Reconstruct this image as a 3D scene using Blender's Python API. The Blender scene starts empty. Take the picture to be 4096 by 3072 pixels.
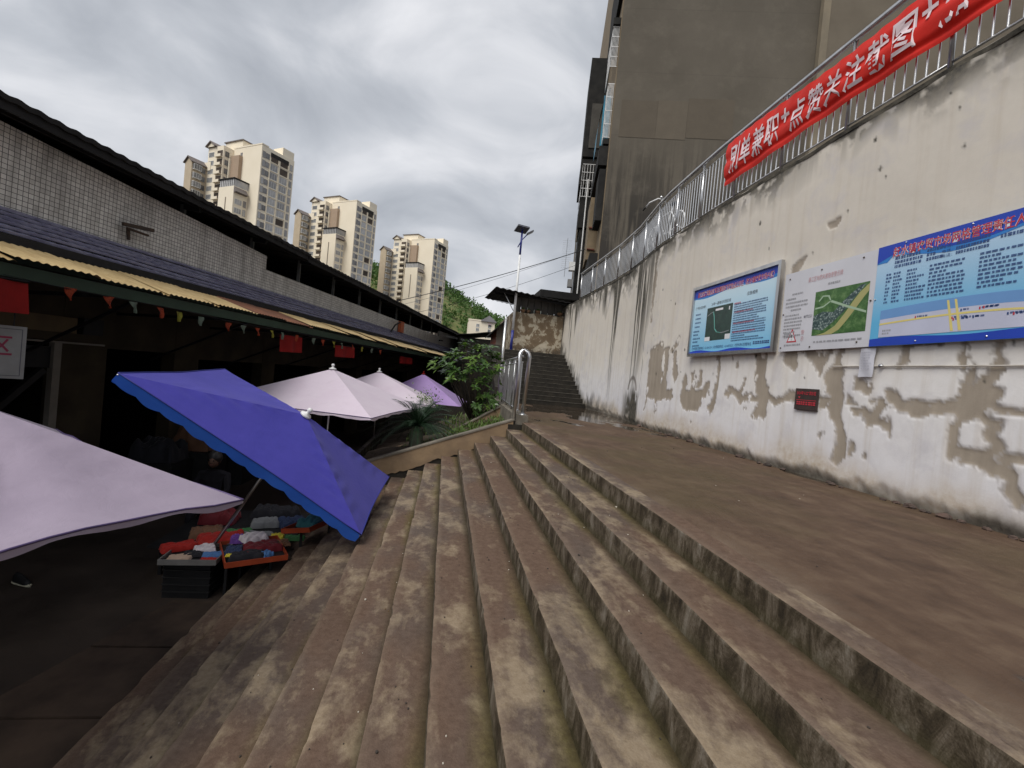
import bpy, math, random
import numpy as np
from mathutils import Vector, Matrix
random.seed(7); RNG = np.random.default_rng(11)
sc = bpy.context.scene
col = sc.collection
R = math.radians
# ------------------------------------------------------------------ camera
cd = bpy.data.cameras.new('camera'); cam = bpy.data.objects.new('camera', cd); col.objects.link(cam)
cd.sensor_width = 36; cd.lens = 36 * 465 / 1024; cd.clip_start = .05; cd.clip_end = 5000
cam.matrix_world = Matrix(((0.98544, -0.092696, -0.14256, 0), (-0.14047, 0.028732, -0.98967, 0), (0.095835, 0.99528, 0.015293, 0), (0, 0, 0, 1)))
sc.camera = cam
# ------------------------------------------------------------------ sky, sun, exposure
SUN_EL, SUN_AZ = 52, 222          # azimuth clockwise from +Y of where the light comes from
wd = bpy.data.worlds.new('World'); sc.world = wd; wd.use_nodes = True
nt = wd.node_tree; nt.nodes.clear()
def N(t, k, **kw):
    n = t.nodes.new(k)
    for a, b in kw.items(): setattr(n, a, b)
    return n
tc = N(nt, 'ShaderNodeTexCoord')
def MA(t, op, a, b=None, c=None, clamp=False):
    n = N(t, 'ShaderNodeMath', operation=op); n.use_clamp = clamp
    for i, v in enumerate((a, b, c)):
        if v is None: continue
        if isinstance(v, (int, float)): n.inputs[i].default_value = v
        else: t.links.new(v, n.inputs[i])
    return n.outputs[0]
n1 = N(nt, 'ShaderNodeTexNoise'); n1.inputs['Scale'].default_value = 3.0; n1.inputs['Detail'].default_value = 8; n1.inputs['Roughness'].default_value = .5; n1.inputs['Distortion'].default_value = .55
n2 = N(nt, 'ShaderNodeTexNoise'); n2.inputs['Scale'].default_value = 1.5; n2.inputs['Detail'].default_value = 3
mpx = N(nt, 'ShaderNodeMapping'); mpx.inputs['Location'].default_value = (3.1, .7, 0)
mpx.inputs['Scale'].default_value = (1.0, 1.0, 1.9); nt.links.new(tc.outputs['Generated'], mpx.inputs[0]); nt.links.new(mpx.outputs[0], n1.inputs[0]); nt.links.new(mpx.outputs[0], n2.inputs[0])
cf = MA(nt, 'ADD', MA(nt, 'MULTIPLY', n1.outputs[0], .65), MA(nt, 'MULTIPLY', n2.outputs[0], .35))
rp = N(nt, 'ShaderNodeValToRGB'); e = rp.color_ramp.elements
e[0].position = .35; e[0].color = (.225, .24, .268, 1); e[1].position = .64; e[1].color = (.52, .525, .545, 1)
m = e.new(.49); m.color = (.335, .35, .378, 1)
nt.links.new(cf, rp.inputs[0])
sk = N(nt, 'ShaderNodeTexSky', sky_type='NISHITA'); sk.sun_disc = False; sk.sun_elevation = R(SUN_EL); sk.sun_rotation = R(SUN_AZ)
sk.air_density = 1; sk.dust_density = 3
bg1 = N(nt, 'ShaderNodeBackground'); bg1.inputs[1].default_value = .06; nt.links.new(sk.outputs[0], bg1.inputs[0])
bg2 = N(nt, 'ShaderNodeBackground'); bg2.inputs[1].default_value = 1.0; nt.links.new(rp.outputs[0], bg2.inputs[0])
mx = N(nt, 'ShaderNodeMixShader'); mx.inputs[0].default_value = .93   # cloud cover
nt.links.new(bg1.outputs[0], mx.inputs[1]); nt.links.new(bg2.outputs[0], mx.inputs[2])
wo = N(nt, 'ShaderNodeOutputWorld'); nt.links.new(mx.outputs[0], wo.inputs[0])
sl = bpy.data.lights.new('sun', 'SUN'); sl.energy = 1.5; sl.angle = R(40); sl.color = (1, .97, .92)
so = bpy.data.objects.new('sun', sl); col.objects.link(so)
sd = Vector((math.sin(R(SUN_AZ)) * math.cos(R(SUN_EL)), math.cos(R(SUN_AZ)) * math.cos(R(SUN_EL)), math.sin(R(SUN_EL))))
so.rotation_euler = sd.to_track_quat('Z', 'Y').to_euler(); so.location = sd * 60
sc.view_settings.view_transform = 'Standard'; sc.view_settings.look = 'None'; sc.view_settings.exposure = .75; sc.view_settings.gamma = 1
sc.view_settings.use_curve_mapping = False
sc.cycles.max_bounces = 6; sc.cycles.diffuse_bounces = 3; sc.cycles.glossy_bounces = 3; sc.cycles.transmission_bounces = 4; sc.cycles.transparent_max_bounces = 6
sc.cycles.use_denoising = True; sc.cycles.sample_clamp_indirect = 4

# ------------------------------------------------------------------ helpers
def V(*a): return Vector(a)
class MB:
    """collects shapes; build() links them as one mesh object"""
    def __init__(s): s.v = []; s.f = []; s.mi = []; s.cm = 0
    def m(s, i): s.cm = i; return s
    def face(s, pts):
        n = len(s.v); s.v += [tuple(p) for p in pts]; s.f.append(tuple(range(n, n + len(pts)))); s.mi.append(s.cm); return s
    def raw(s, vs, fs):
        n = len(s.v); s.v += [tuple(p) for p in vs]
        for f in fs: s.f.append(tuple(n + i for i in f)); s.mi.append(s.cm)
        return s
    def obox(s, o, a, b, c):
        o, a, b, c = map(Vector, (o, a, b, c))
        P = [o, o + a, o + a + b, o + b, o + c, o + a + c, o + a + b + c, o + b + c]
        F = [(0, 3, 2, 1), (4, 5, 6, 7), (0, 1, 5, 4), (1, 2, 6, 5), (2, 3, 7, 6), (3, 0, 4, 7)]
        if a.cross(b).dot(c) < 0: F = [f[::-1] for f in F]
        return s.raw(P, F)
    def box(s, x0, x1, y0, y1, z0, z1): return s.obox((x0, y0, z0), (x1 - x0, 0, 0), (0, y1 - y0, 0), (0, 0, z1 - z0))
    def bar(s, p, q, w, h=None, up=(0, 0, 1)):
        p, q = Vector(p), Vector(q); d = (q - p); h = h or w
        u = Vector(up)
        if abs(d.normalized().dot(u)) > .95: u = Vector((1, 0, 0))
        a = d.cross(u).normalized() * w; b = a.cross(d).normalized() * h
        return s.obox(p - a / 2 - b / 2, a, b, d)
    def tube(s, pts, r, n=8, cap=True):
        pts = [Vector(p) for p in pts]; k = len(pts); rs = r if isinstance(r, (list, tuple)) else [r] * k
        vs = []; ref = None
        for i, p in enumerate(pts):
            d = (pts[min(i + 1, k - 1)] - pts[max(i - 1, 0)]).normalized()
            if ref is None: ref = Vector((1, 0, 0)) if abs(d.z) > .8 else Vector((0, 0, 1))
            a = d.cross(ref)
            if a.length < 1e-4: a = d.orthogonal()
            a.normalize(); b = d.cross(a); ref = a.cross(d) if False else ref
            for j in range(n):
                t = 2 * math.pi * j / n; vs.append(p + (a * math.cos(t) + b * math.sin(t)) * rs[i])
        fs = []
        for i in range(k - 1):
            for j in range(n): fs.append((i * n + j, i * n + (j + 1) % n, (i + 1) * n + (j + 1) % n, (i + 1) * n + j))
        if cap: fs.append(tuple(range(n))[::-1]); fs.append(tuple(range((k - 1) * n, k * n)))
        return s.raw(vs, fs)
    def lathe(s, o, prof, n=14):
        o = Vector(o); vs = []; fs = []; k = len(prof)
        for r, z in prof:
            for j in range(n):
                t = 2 * math.pi * j / n; vs.append(o + Vector((r * math.cos(t), r * math.sin(t), z)))
        for i in range(k - 1):
            for j in range(n): fs.append((i * n + j, i * n + (j + 1) % n, (i + 1) * n + (j + 1) % n, (i + 1) * n + j))
        fs.append(tuple(range(n))[::-1]); fs.append(tuple(range((k - 1) * n, k * n)))
        return s.raw(vs, fs)
    def ball(s, o, r, n=10, k=6, sq=(1, 1, 1)):
        o = Vector(o); vs = []; fs = []
        for i in range(k + 1):
            a = math.pi * i / k - math.pi / 2
            for j in range(n):
                t = 2 * math.pi * j / n
                vs.append(o + Vector((r * sq[0] * math.cos(a) * math.cos(t), r * sq[1] * math.cos(a) * math.sin(t), r * sq[2] * math.sin(a))))
        for i in range(k):
            for j in range(n): fs.append((i * n + j, i * n + (j + 1) % n, (i + 1) * n + (j + 1) % n, (i + 1) * n + j))
        return s.raw(vs, fs)
    def prism(s, poly, ext):
        ext = Vector(ext); poly = [Vector(p) for p in poly]; n = len(poly)
        vs = poly + [p + ext for p in poly]; fs = [tuple(range(n))[::-1], tuple(range(n, 2 * n))]
        for i in range(n): fs.append((i, (i + 1) % n, n + (i + 1) % n, n + i))
        return s.raw(vs, fs)
    def grid(s, fn, nu, nv):
        n = len(s.v)
        for i in range(nu + 1):
            for j in range(nv + 1): s.v.append(tuple(fn(i / nu, j / nv)))
        for i in range(nu):
            for j in range(nv):
                a = n + i * (nv + 1) + j; s.f.append((a, a + nv + 1, a + nv + 2, a + 1)); s.mi.append(s.cm)
        return s
    def build(s, name, mat, parent=None, smooth=False, loc=None, recalc=False):
        me = bpy.data.meshes.new(name); me.from_pydata(s.v, [], s.f)
        mats = mat if isinstance(mat, (list, tuple)) else [mat]
        for k in mats: me.materials.append(k)
        if len(mats) > 1: me.polygons.foreach_set('material_index', s.mi)
        if smooth: me.polygons.foreach_set('use_smooth', [True] * len(me.polygons))
        if recalc:
            import bmesh
            bm = bmesh.new(); bm.from_mesh(me); bmesh.ops.recalc_face_normals(bm, faces=bm.faces); bm.to_mesh(me); bm.free()
        me.update()
        return link(name, me, parent, loc)
def link(name, me, parent=None, loc=None):
    o = bpy.data.objects.new(name, me); col.objects.link(o)
    if parent is not None:
        o.parent = parent
        if loc is not None: o.location = loc
        elif parent.type == 'EMPTY' and parent.get('world'): o.location = -parent.location
    elif loc is not None: o.location = loc
    return o
def tag(o, label=None, cat=None, group=None, kind=None):
    if label: o['label'] = label
    if cat: o['category'] = cat
    if group: o['group'] = group
    if kind: o['kind'] = kind
    return o
def thing(name, loc, label, cat, group=None, rz=0, local=False):
    """Empty at the thing's base; parts are given in world coordinates unless local"""
    o = bpy.data.objects.new(name, None); col.objects.link(o); o.location = loc; o.rotation_euler.z = rz; o.empty_display_size = .2
    if not local: o['world'] = 1
    return tag(o, label, cat, group)
def struct(name):
    o = bpy.data.objects.new(name, None); col.objects.link(o); o['kind'] = 'structure'; o['world'] = 1; return o
def copy_tree(o, parent=None):
    c = o.copy(); col.objects.link(c); c.parent = parent
    for ch in list(o.children): copy_tree(ch, c)
    return c
def text_mesh(s, size, bold=0.0):
    cu = bpy.data.curves.new('text', 'FONT'); cu.body = s; cu.size = size; cu.resolution_u = 1; cu.offset = bold
    o = bpy.data.objects.new('text', cu); col.objects.link(o)
    dg = bpy.context.evaluated_depsgraph_get(); me = bpy.data.meshes.new_from_object(o.evaluated_get(dg))
    vs = [tuple(v.co) for v in me.vertices]; fs = [tuple(p.vertices) for p in me.polygons]
    bpy.data.objects.remove(o); bpy.data.curves.remove(cu); bpy.data.meshes.remove(me)
    return vs, fs
def text_on(s, org, right, up, height, width=None, off=0, bold=0.0):
    """lettering laid on a plane: org is the lower left corner"""
    vs, fs = text_mesh(s, 1.0, bold)
    a = np.array(vs); x0, x1, y0, y1 = a[:, 0].min(), a[:, 0].max(), a[:, 1].min(), a[:, 1].max()
    ky = height / (y1 - y0); kx = (width / (x1 - x0)) if width else ky
    org, right, up = Vector(org), Vector(right), Vector(up); nrm = right.cross(up)
    mb = MB(); mb.raw([org + right * ((x - x0) * kx) + up * ((y - y0) * ky) + nrm * off for x, y, z in vs], fs); return mb

# numpy value noise
def vnoise(x, y, seed):
    r = np.random.default_rng(seed).random((256, 256)); xi = np.floor(x).astype(int); yi = np.floor(y).astype(int)
    fx = x - xi; fy = y - yi; fx = fx * fx * (3 - 2 * fx); fy = fy * fy * (3 - 2 * fy)
    g = lambda i, j: r[(xi + i) % 256, (yi + j) % 256]
    return (g(0, 0) * (1 - fx) + g(1, 0) * fx) * (1 - fy) + (g(0, 1) * (1 - fx) + g(1, 1) * fx) * fy
def fbm(x, y, seed, o=4):
    t = 0; a = .5
    for i in range(o): t = t + a * vnoise(x * 2 ** i, y * 2 ** i, seed + i); a /= 2
    return t / (1 - .5 ** o)
def sstep(a, b, x): t = np.clip((x - a) / (b - a), 0, 1); return t * t * (3 - 2 * t)
def nz(x, s=0): return math.sin(x * 12.9898 + s * 78.233) * 43758.5453 % 1

# ------------------------------------------------------------------ materials
MATS = {}
def mat(name):
    m = bpy.data.materials.new(name); m.use_nodes = True; t = m.node_tree; b = t.nodes['Principled BSDF']; MATS[name] = m
    return m, t, b
def coord(t, kind='Object', scale=(1, 1, 1)):
    c = N(t, 'ShaderNodeTexCoord'); mp = N(t, 'ShaderNodeMapping'); mp.inputs['Scale'].default_value = scale
    t.links.new(c.outputs[kind], mp.inputs[0]); return mp.outputs[0]
def noise(t, vec, scale, detail=5, rough=.55, dist=0):
    n = N(t, 'ShaderNodeTexNoise'); n.inputs['Scale'].default_value = scale; n.inputs['Detail'].default_value = detail
    n.inputs['Roughness'].default_value = rough; n.inputs['Distortion'].default_value = dist
    t.links.new(vec, n.inputs['Vector']); return n.outputs[0]
def ramp(t, fac, stops):
    r = N(t, 'ShaderNodeValToRGB'); e = r.color_ramp.elements
    while len(e) < len(stops): e.new(.5)
    for k, (p, c) in zip(e, stops): k.position = p; k.color = (*c, 1) if len(c) == 3 else c
    t.links.new(fac, r.inputs[0]); return r.outputs[0]
def mixc(t, fac, a, b, mode='MIX'):
    n = N(t, 'ShaderNodeMix', data_type='RGBA', blend_type=mode)
    for i, v in ((0, fac), (6, a), (7, b)):
        if isinstance(v, (int, float)): n.inputs[i].default_value = v
        elif isinstance(v, tuple): n.inputs[i].default_value = (*v, 1)
        else: t.links.new(v, n.inputs[i])
    return n.outputs[2]
def bump(t, b, h, strength, dist=.01):
    n = N(t, 'ShaderNodeBump'); n.inputs['Strength'].default_value = strength; n.inputs['Distance'].default_value = dist
    t.links.new(h, n.inputs['Height']); t.links.new(n.outputs[0], b.inputs['Normal'])
def pm(name, c, c2=None, scale=4, rough=.75, metal=0, bp=0, sc3=(1, 1, 1), lo=.35, hi=.65, bd=.01, rough2=None, detail=6, spec=.5, rnd=0):
    """plain procedural material: two tones mixed by noise"""
    if name in MATS: return MATS[name]
    m, t, b = mat(name); c2 = c2 or tuple(k * .8 for k in c)
    v = coord(t, scale=sc3); n = noise(t, v, scale, detail); cc = ramp(t, n, [(lo, c), (hi, c2)])
    if rnd:
        oi = N(t, 'ShaderNodeObjectInfo'); hs = N(t, 'ShaderNodeHueSaturation')
        t.links.new(MA(t, 'MULTIPLY_ADD', oi.outputs['Random'], rnd, 1 - rnd / 2), hs.inputs['Value']); t.links.new(cc, hs.inputs['Color']); cc = hs.outputs[0]
    t.links.new(cc, b.inputs['Base Color']); b.inputs['Roughness'].default_value = rough; b.inputs['Metallic'].default_value = metal
    b.inputs['Specular IOR Level'].default_value = spec
    if rough2 is not None:
        r = N(t, 'ShaderNodeMapRange'); r.inputs[1].default_value = lo; r.inputs[2].default_value = hi; r.inputs[3].default_value = rough; r.inputs[4].default_value = rough2
        t.links.new(n, r.inputs[0]); t.links.new(r.outputs[0], b.inputs['Roughness'])
    if bp: bump(t, b, noise(t, v, scale * 6, 4), bp, bd)
    return m
def attr(t, name):
    a = N(t, 'ShaderNodeAttribute'); a.attribute_name = name; return a.outputs['Fac']

# retaining wall plaster: painted render, peeled patches (recessed), black run-off stains, damp foot
def mat_plaster():
    m, t, b = mat('painted_plaster'); v = coord(t)
    n = noise(t, v, .9, 5); fine = noise(t, v, 14, 6, .65)
    streak = noise(t, coord(t, scale=(1, 3.5, .16)), 2.2, 4, .6)
    sep = N(t, 'ShaderNodeSeparateXYZ'); t.links.new(v, sep.inputs[0])
    hgt = MA(t, 'ADD', sep.outputs[2], MA(t, 'MULTIPLY', n, 1.2))
    base = ramp(t, MA(t, 'MULTIPLY_ADD', hgt, .25, .25, clamp=True), [(.2, (.80, .79, .83)), (.42, (.82, .80, .79)), (.62, (.76, .71, .635)), (.95, (.67, .615, .535))])
    base = mixc(t, MA(t, 'MULTIPLY', ramp(t, streak, [(.5, (0, 0, 0)), (.72, (1, 1, 1))]), .35), base, (.50, .42, .32))
    base = mixc(t, MA(t, 'MULTIPLY', ramp(t, noise(t, v, 2.3, 5, .6, .4), [(.52, (0, 0, 0)), (.7, (1, 1, 1))]), .4), base, (.50, .48, .53))
    base = mixc(t, MA(t, 'MULTIPLY', ramp(t, fine, [(.3, (0, 0, 0)), (.8, (1, 1, 1))]), .14), base, (.4, .37, .33))
    tan = ramp(t, noise(t, coord(t, scale=(1, 2, .5)), 3.5, 6, .6), [(.3, (.41, .35, .28)), (.7, (.31, .262, .208))])
    base = mixc(t, attr(t, 'damp'), base, ramp(t, fine, [(.35, (.50, .40, .28)), (.65, (.66, .60, .52))]))
    base = mixc(t, attr(t, 'peel'), base, tan)
    base = mixc(t, attr(t, 'lip'), base, (.20, .17, .15))
    gr = ramp(t, fine, [(.35, (.035, .032, .028)), (.65, (.13, .115, .085))])
    base = mixc(t, attr(t, 'grime'), base, gr)
    t.links.new(base, b.inputs['Base Color']); b.inputs['Roughness'].default_value = .85
    bump(t, b, MA(t, 'ADD', MA(t, 'MULTIPLY', fine, .5), noise(t, v, 60, 3)), .25, .004)
    return m
M_PLASTER = mat_plaster()
def mat_step():
    m, t, b = mat('worn_step_concrete')
    v = coord(t); oi = N(t, 'ShaderNodeObjectInfo')
    ad = N(t, 'ShaderNodeVectorMath', operation='ADD'); t.links.new(v, ad.inputs[0]); t.links.new(oi.outputs['Location'], ad.inputs[1]); w = ad.outputs[0]
    mp = N(t, 'ShaderNodeMapping'); mp.inputs['Scale'].default_value = (1, .55, 1); t.links.new(w, mp.inputs[0]); w2 = mp.outputs[0]
    big = noise(t, w2, 1.0, 4); pat = MA(t, 'ADD', MA(t, 'MULTIPLY', noise(t, w2, 3.1, 8, .66, .3), .72), MA(t, 'MULTIPLY', noise(t, w2, 10.5, 8, .7, .2), .28)); fine = noise(t, w, 22, 6, .7)
    red = ramp(t, fine, [(.3, (.096, .060, .042)), (.7, (.152, .101, .073))])
    grey = ramp(t, fine, [(.3, (.080, .057, .045)), (.7, (.125, .094, .076))])
    basec = mixc(t, ramp(t, big, [(.42, (0, 0, 0)), (.58, (1, 1, 1))]), red, grey)
    tan = ramp(t, fine, [(.3, (.27, .205, .13)), (.7, (.38, .305, .21))])
    amt = MA(t, 'ADD', MA(t, 'MULTIPLY', pat, .8), MA(t, 'MULTIPLY', big, .28))
    basec = mixc(t, MA(t, 'MULTIPLY', ramp(t, amt, [(.535, (0, 0, 0)), (.63, (1, 1, 1))]), .68), basec, tan)
    sep = N(t, 'ShaderNodeSeparateXYZ'); t.links.new(v, sep.inputs[0])
    inner = MA(t, 'ADD', sep.outputs[0], MA(t, 'MULTIPLY', MA(t, 'SUBTRACT', noise(t, w2, 2.2, 5), .5), .3))
    moss = MA(t, 'MULTIPLY', ramp(t, inner, [(.19, (0, 0, 0)), (.29, (1, 1, 1))]), ramp(t, noise(t, w2, .8, 4), [(.38, (.12, .12, .12)), (.6, (1, 1, 1))]))
    basec = mixc(t, MA(t, 'MULTIPLY', moss, .62), basec, ramp(t, fine, [(.3, (.06, .048, .012)), (.7, (.15, .128, .028))]))
    inner_shade = ramp(t, MA(t, 'ADD', sep.outputs[0], MA(t, 'MULTIPLY', MA(t, 'SUBTRACT', pat, .5), .08)), [(.245, (0, 0, 0)), (.30, (1, 1, 1))])  # corner occlusion beside the riser above, painted dark into the tread colour
    basec = mixc(t, MA(t, 'MULTIPLY', inner_shade, .7), basec, (.030, .023, .012))
    wear = ramp(t, MA(t, 'ADD', sep.outputs[0], MA(t, 'MULTIPLY', MA(t, 'SUBTRACT', pat, .5), .12)), [(.012, (1, 1, 1)), (.05, (0, 0, 0))])
    basec = mixc(t, MA(t, 'MULTIPLY', wear, .16), basec, (.28, .22, .16))
    # riser: stained grey concrete, mossy foot, black damp
    g = N(t, 'ShaderNodeNewGeometry'); sn = N(t, 'ShaderNodeSeparateXYZ'); t.links.new(g.outputs['Normal'], sn.inputs[0])
    mr = N(t, 'ShaderNodeMapping'); mr.inputs['Scale'].default_value = (1, 2.0, .9); t.links.new(w, mr.inputs[0])
    rn = noise(t, mr.outputs[0], 4.2, 9, .74, .5)
    ris = ramp(t, rn, [(.34, (.026, .021, .015)), (.46, (.066, .052, .034)), (.54, (.13, .105, .076)), (.66, (.24, .21, .17))])
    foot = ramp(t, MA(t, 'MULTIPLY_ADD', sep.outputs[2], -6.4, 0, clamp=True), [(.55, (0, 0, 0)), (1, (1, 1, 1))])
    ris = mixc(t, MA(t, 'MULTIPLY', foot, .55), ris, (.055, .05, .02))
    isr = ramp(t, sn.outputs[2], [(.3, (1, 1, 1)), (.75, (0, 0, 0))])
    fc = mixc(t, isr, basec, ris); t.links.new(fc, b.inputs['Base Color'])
    ro = ramp(t, big, [(.38, (.82, .82, .82)), (.6, (.55, .55, .55))]); t.links.new(ro, b.inputs['Roughness'])
    b.inputs['Specular IOR Level'].default_value = .16
    bump(t, b, MA(t, 'ADD', fine, MA(t, 'ADD', MA(t, 'MULTIPLY', pat, .8), noise(t, w, 90, 3))), .5, .006)
    return m
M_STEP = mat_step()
def mat_landing():
    m, t, b = mat('damp_landing_concrete'); v = coord(t)
    big = noise(t, v, .55, 4); str_ = MA(t, 'ADD', MA(t, 'MULTIPLY', noise(t, coord(t, scale=(1.7, .6, 1)), 2.2, 8, .7, .5), .55), MA(t, 'MULTIPLY', noise(t, v, 4.5, 8, .72), .45)); fine = noise(t, v, 30, 5, .7)
    a = ramp(t, str_, [(.36, (.062, .037, .024)), (.5, (.105, .066, .044)), (.66, (.165, .115, .078))])
    a = mixc(t, MA(t, 'MULTIPLY', ramp(t, big, [(.45, (0, 0, 0)), (.62, (1, 1, 1))]), .45), a, (.085, .068, .03))
    a = mixc(t, MA(t, 'MULTIPLY', fine, .25), a, (.07, .055, .043))
    sep = N(t, 'ShaderNodeSeparateXYZ'); t.links.new(v, sep.inputs[0])
    edge = MA(t, 'ADD', sep.outputs[0], MA(t, 'MULTIPLY', MA(t, 'SUBTRACT', str_, .5), .9))
    a = mixc(t, MA(t, 'MULTIPLY', ramp(t, MA(t, 'MULTIPLY', edge, .25), [(.40, (1, 1, 1)), (.48, (0, 0, 0))]), MA(t, 'MULTIPLY', ramp(t, noise(t, v, 2.2, 6, .65), [(.4, (0, 0, 0)), (.65, (1, 1, 1))]), .6)), a, (.29, .225, .165))
    # standing water towards the far stair
    pn = noise(t, coord(t, scale=(.8, .35, 1)), 1.5, 4, .5)
    yy = N(t, 'ShaderNodeMapRange'); yy.inputs[1].default_value = 8.2; yy.inputs[2].default_value = 13.0; t.links.new(sep.outputs[1], yy.inputs[0])
    xx = N(t, 'ShaderNodeMapRange'); xx.inputs[1].default_value = 2.2; xx.inputs[2].default_value = 4.6; t.links.new(sep.outputs[0], xx.inputs[0])
    wet = MA(t, 'ADD', pn, MA(t, 'MULTIPLY', MA(t, 'MULTIPLY', yy.outputs[0], MA(t, 'ADD', xx.outputs[0], .45)), .29))
    pud = ramp(t, wet, [(.655, (0, 0, 0)), (.68, (1, 1, 1))])
    a = mixc(t, MA(t, 'MULTIPLY', pud, .75), a, (.03, .024, .018)); t.links.new(a, b.inputs['Base Color'])
    ro = mixc(t, pud, ramp(t, str_, [(.3, (.55, .55, .55)), (.7, (.85, .85, .85))]), (.04, .04, .04)); t.links.new(ro, b.inputs['Roughness'])
    b.inputs['Specular IOR Level'].default_value = .35
    b.inputs['Specular IOR Level'].default_value = .14
    hgt = MA(t, 'MULTIPLY', MA(t, 'ADD', MA(t, 'ADD', fine, noise(t, v, 110, 3)), MA(t, 'MULTIPLY', str_, 1.5)), MA(t, 'SUBTRACT', 1.0, pud)); bump(t, b, hgt, .5, .006)
    return m
M_LAND = mat_landing()
def mat_tiles():
    m, t, b = mat('white_wall_tile'); c = N(t, 'ShaderNodeTexCoord'); 
    br = N(t, 'ShaderNodeTexBrick'); br.offset = 0; br.inputs['Scale'].default_value = 1; br.inputs['Mortar Size'].default_value = .0042; br.inputs['Mortar Smooth'].default_value = .3
    br.inputs['Brick Width'].default_value = .06; br.inputs['Row Height'].default_value = .06; br.inputs['Color1'].default_value = (.49, .475, .45, 1); br.inputs['Color2'].default_value = (.66, .645, .61, 1); br.inputs['Mortar'].default_value = (.06, .06, .06, 1)
    t.links.new(c.outputs['UV'], br.inputs[0])
    st = noise(t, coord(t, 'UV', (2.2, .35, 1)), 2, 5, .6); a = mixc(t, MA(t, 'MULTIPLY', ramp(t, st, [(.48, (0, 0, 0)), (.7, (1, 1, 1))]), .55), br.outputs[0], (.12, .11, .10))
    t.links.new(a, b.inputs['Base Color']); b.inputs['Roughness'].default_value = .35; bump(t, b, br.outputs['Fac'], -.4, .004)
    return m
M_TILE = mat_tiles()
def mat_fabric(name, c, c2, trans=.25):
    m, t, b = mat(name); v = coord(t); n = noise(t, v, 1.6, 5, .6); f = noise(t, v, 180, 2)
    cc = ramp(t, n, [(.35, c), (.65, c2)]); cc = mixc(t, MA(t, 'MULTIPLY', ramp(t, noise(t, v, 4.5, 8, .7, .6), [(.52, (0, 0, 0)), (.75, (1, 1, 1))]), .14), cc, tuple(k * .55 for k in c)); t.links.new(cc, b.inputs['Base Color']); b.inputs['Roughness'].default_value = .7; b.inputs['Specular IOR Level'].default_value = .25
    b.inputs['Sheen Weight'].default_value = .1; bump(t, b, MA(t, 'ADD', MA(t, 'MULTIPLY', f, .15), noise(t, v, 9, 5, .6, 1.2)), .35, .012)
    tr = N(t, 'ShaderNodeBsdfTranslucent'); t.links.new(cc, tr.inputs[0]); mx = N(t, 'ShaderNodeMixShader'); mx.inputs[0].default_value = trans
    t.links.new(b.outputs[0], mx.inputs[1]); t.links.new(tr.outputs[0], mx.inputs[2]); t.links.new(mx.outputs[0], t.nodes['Material Output'].inputs[0])
    return m
def mat_leaf(name, c, c2, rough=.45, trans=.3):
    m, t, b = mat(name); v = coord(t); n = noise(t, v, 7, 4); cc = ramp(t, n, [(.3, c), (.7, c2)])
    t.links.new(cc, b.inputs['Base Color']); b.inputs['Roughness'].default_value = rough
    tr = N(t, 'ShaderNodeBsdfTranslucent'); t.links.new(cc, tr.inputs[0]); mx = N(t, 'ShaderNodeMixShader'); mx.inputs[0].default_value = trans
    t.links.new(b.outputs[0], mx.inputs[1]); t.links.new(tr.outputs[0], mx.inputs[2]); t.links.new(mx.outputs[0], t.nodes['Material Output'].inputs[0])
    return m
def mat_gable():
    m, t, b = mat('bare_render_gable'); v = coord(t); n = noise(t, v, .35, 6, .6); st = noise(t, coord(t, scale=(2.2, 2.2, .14)), 1.4, 5, .65); f = noise(t, v, 9, 6, .7)
    a = ramp(t, n, [(.3, (.092, .079, .060)), (.7, (.132, .114, .089))]); a = mixc(t, MA(t, 'MULTIPLY', f, .3), a, (.085, .07, .05))
    sep = N(t, 'ShaderNodeSeparateXYZ'); t.links.new(v, sep.inputs[0])
    low = N(t, 'ShaderNodeMapRange'); low.inputs[1].default_value = 12; low.inputs[2].default_value = 8; t.links.new(sep.outputs[2], low.inputs[0])
    a = mixc(t, MA(t, 'MULTIPLY', MA(t, 'MULTIPLY', ramp(t, st, [(.42, (0, 0, 0)), (.56, (1, 1, 1))]), low.outputs[0]), .85), a, (.022, .019, .016))
    ln = MA(t, 'FRACT', MA(t, 'ADD', MA(t, 'MULTIPLY', sep.outputs[2], .345), MA(t, 'MULTIPLY', n, .02))); a = mixc(t, MA(t, 'MULTIPLY', ramp(t, ln, [(.0, (1, 1, 1)), (.018, (0, 0, 0))]), MA(t, 'MULTIPLY', f, .5)), a, (.05, .043, .034))
    a = mixc(t, MA(t, 'MULTIPLY', ramp(t, noise(t, v, .9, 7, .7), [(.5, (0, 0, 0)), (.7, (1, 1, 1))]), .35), a, (.17, .148, .115))
    t.links.new(a, b.inputs['Base Color']); b.inputs['Roughness'].default_value = .9; bump(t, b, MA(t, 'ADD', f, st), .3, .01)
    return m
M_GABLE = mat_gable()
M_STEEL = pm('brushed_stainless_steel', (.64, .64, .64), (.50, .50, .505), 8, .3, 1, sc3=(1, 1, .1))
M_CONC = pm('stained_concrete', (.20, .175, .14), (.10, .088, .068), 3, .85, bp=.4)
M_DARKC = pm('blackened_wet_concrete', (.016, .014, .011), (.034, .029, .022), 4, .7, bp=.4, rough2=.45, spec=.3)
M_BROWN = pm('brown_washed_render', (.27, .185, .105), (.185, .125, .075), 2.5, .8, bp=.35)
M_DMETAL = pm('dark_roof_sheet', (.014, .014, .015), (.026, .025, .024), 3, .8, 0, spec=.2)
M_BLACK = pm('black_plastic', (.008, .008, .009), (.015, .015, .016), 5, .6, spec=.3)
M_YELLOW = pm('weathered_yellow_sheet', (.60, .45, .22), (.47, .33, .15), 2.2, .55, sc3=(3, 3, 3), bp=.2)
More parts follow.
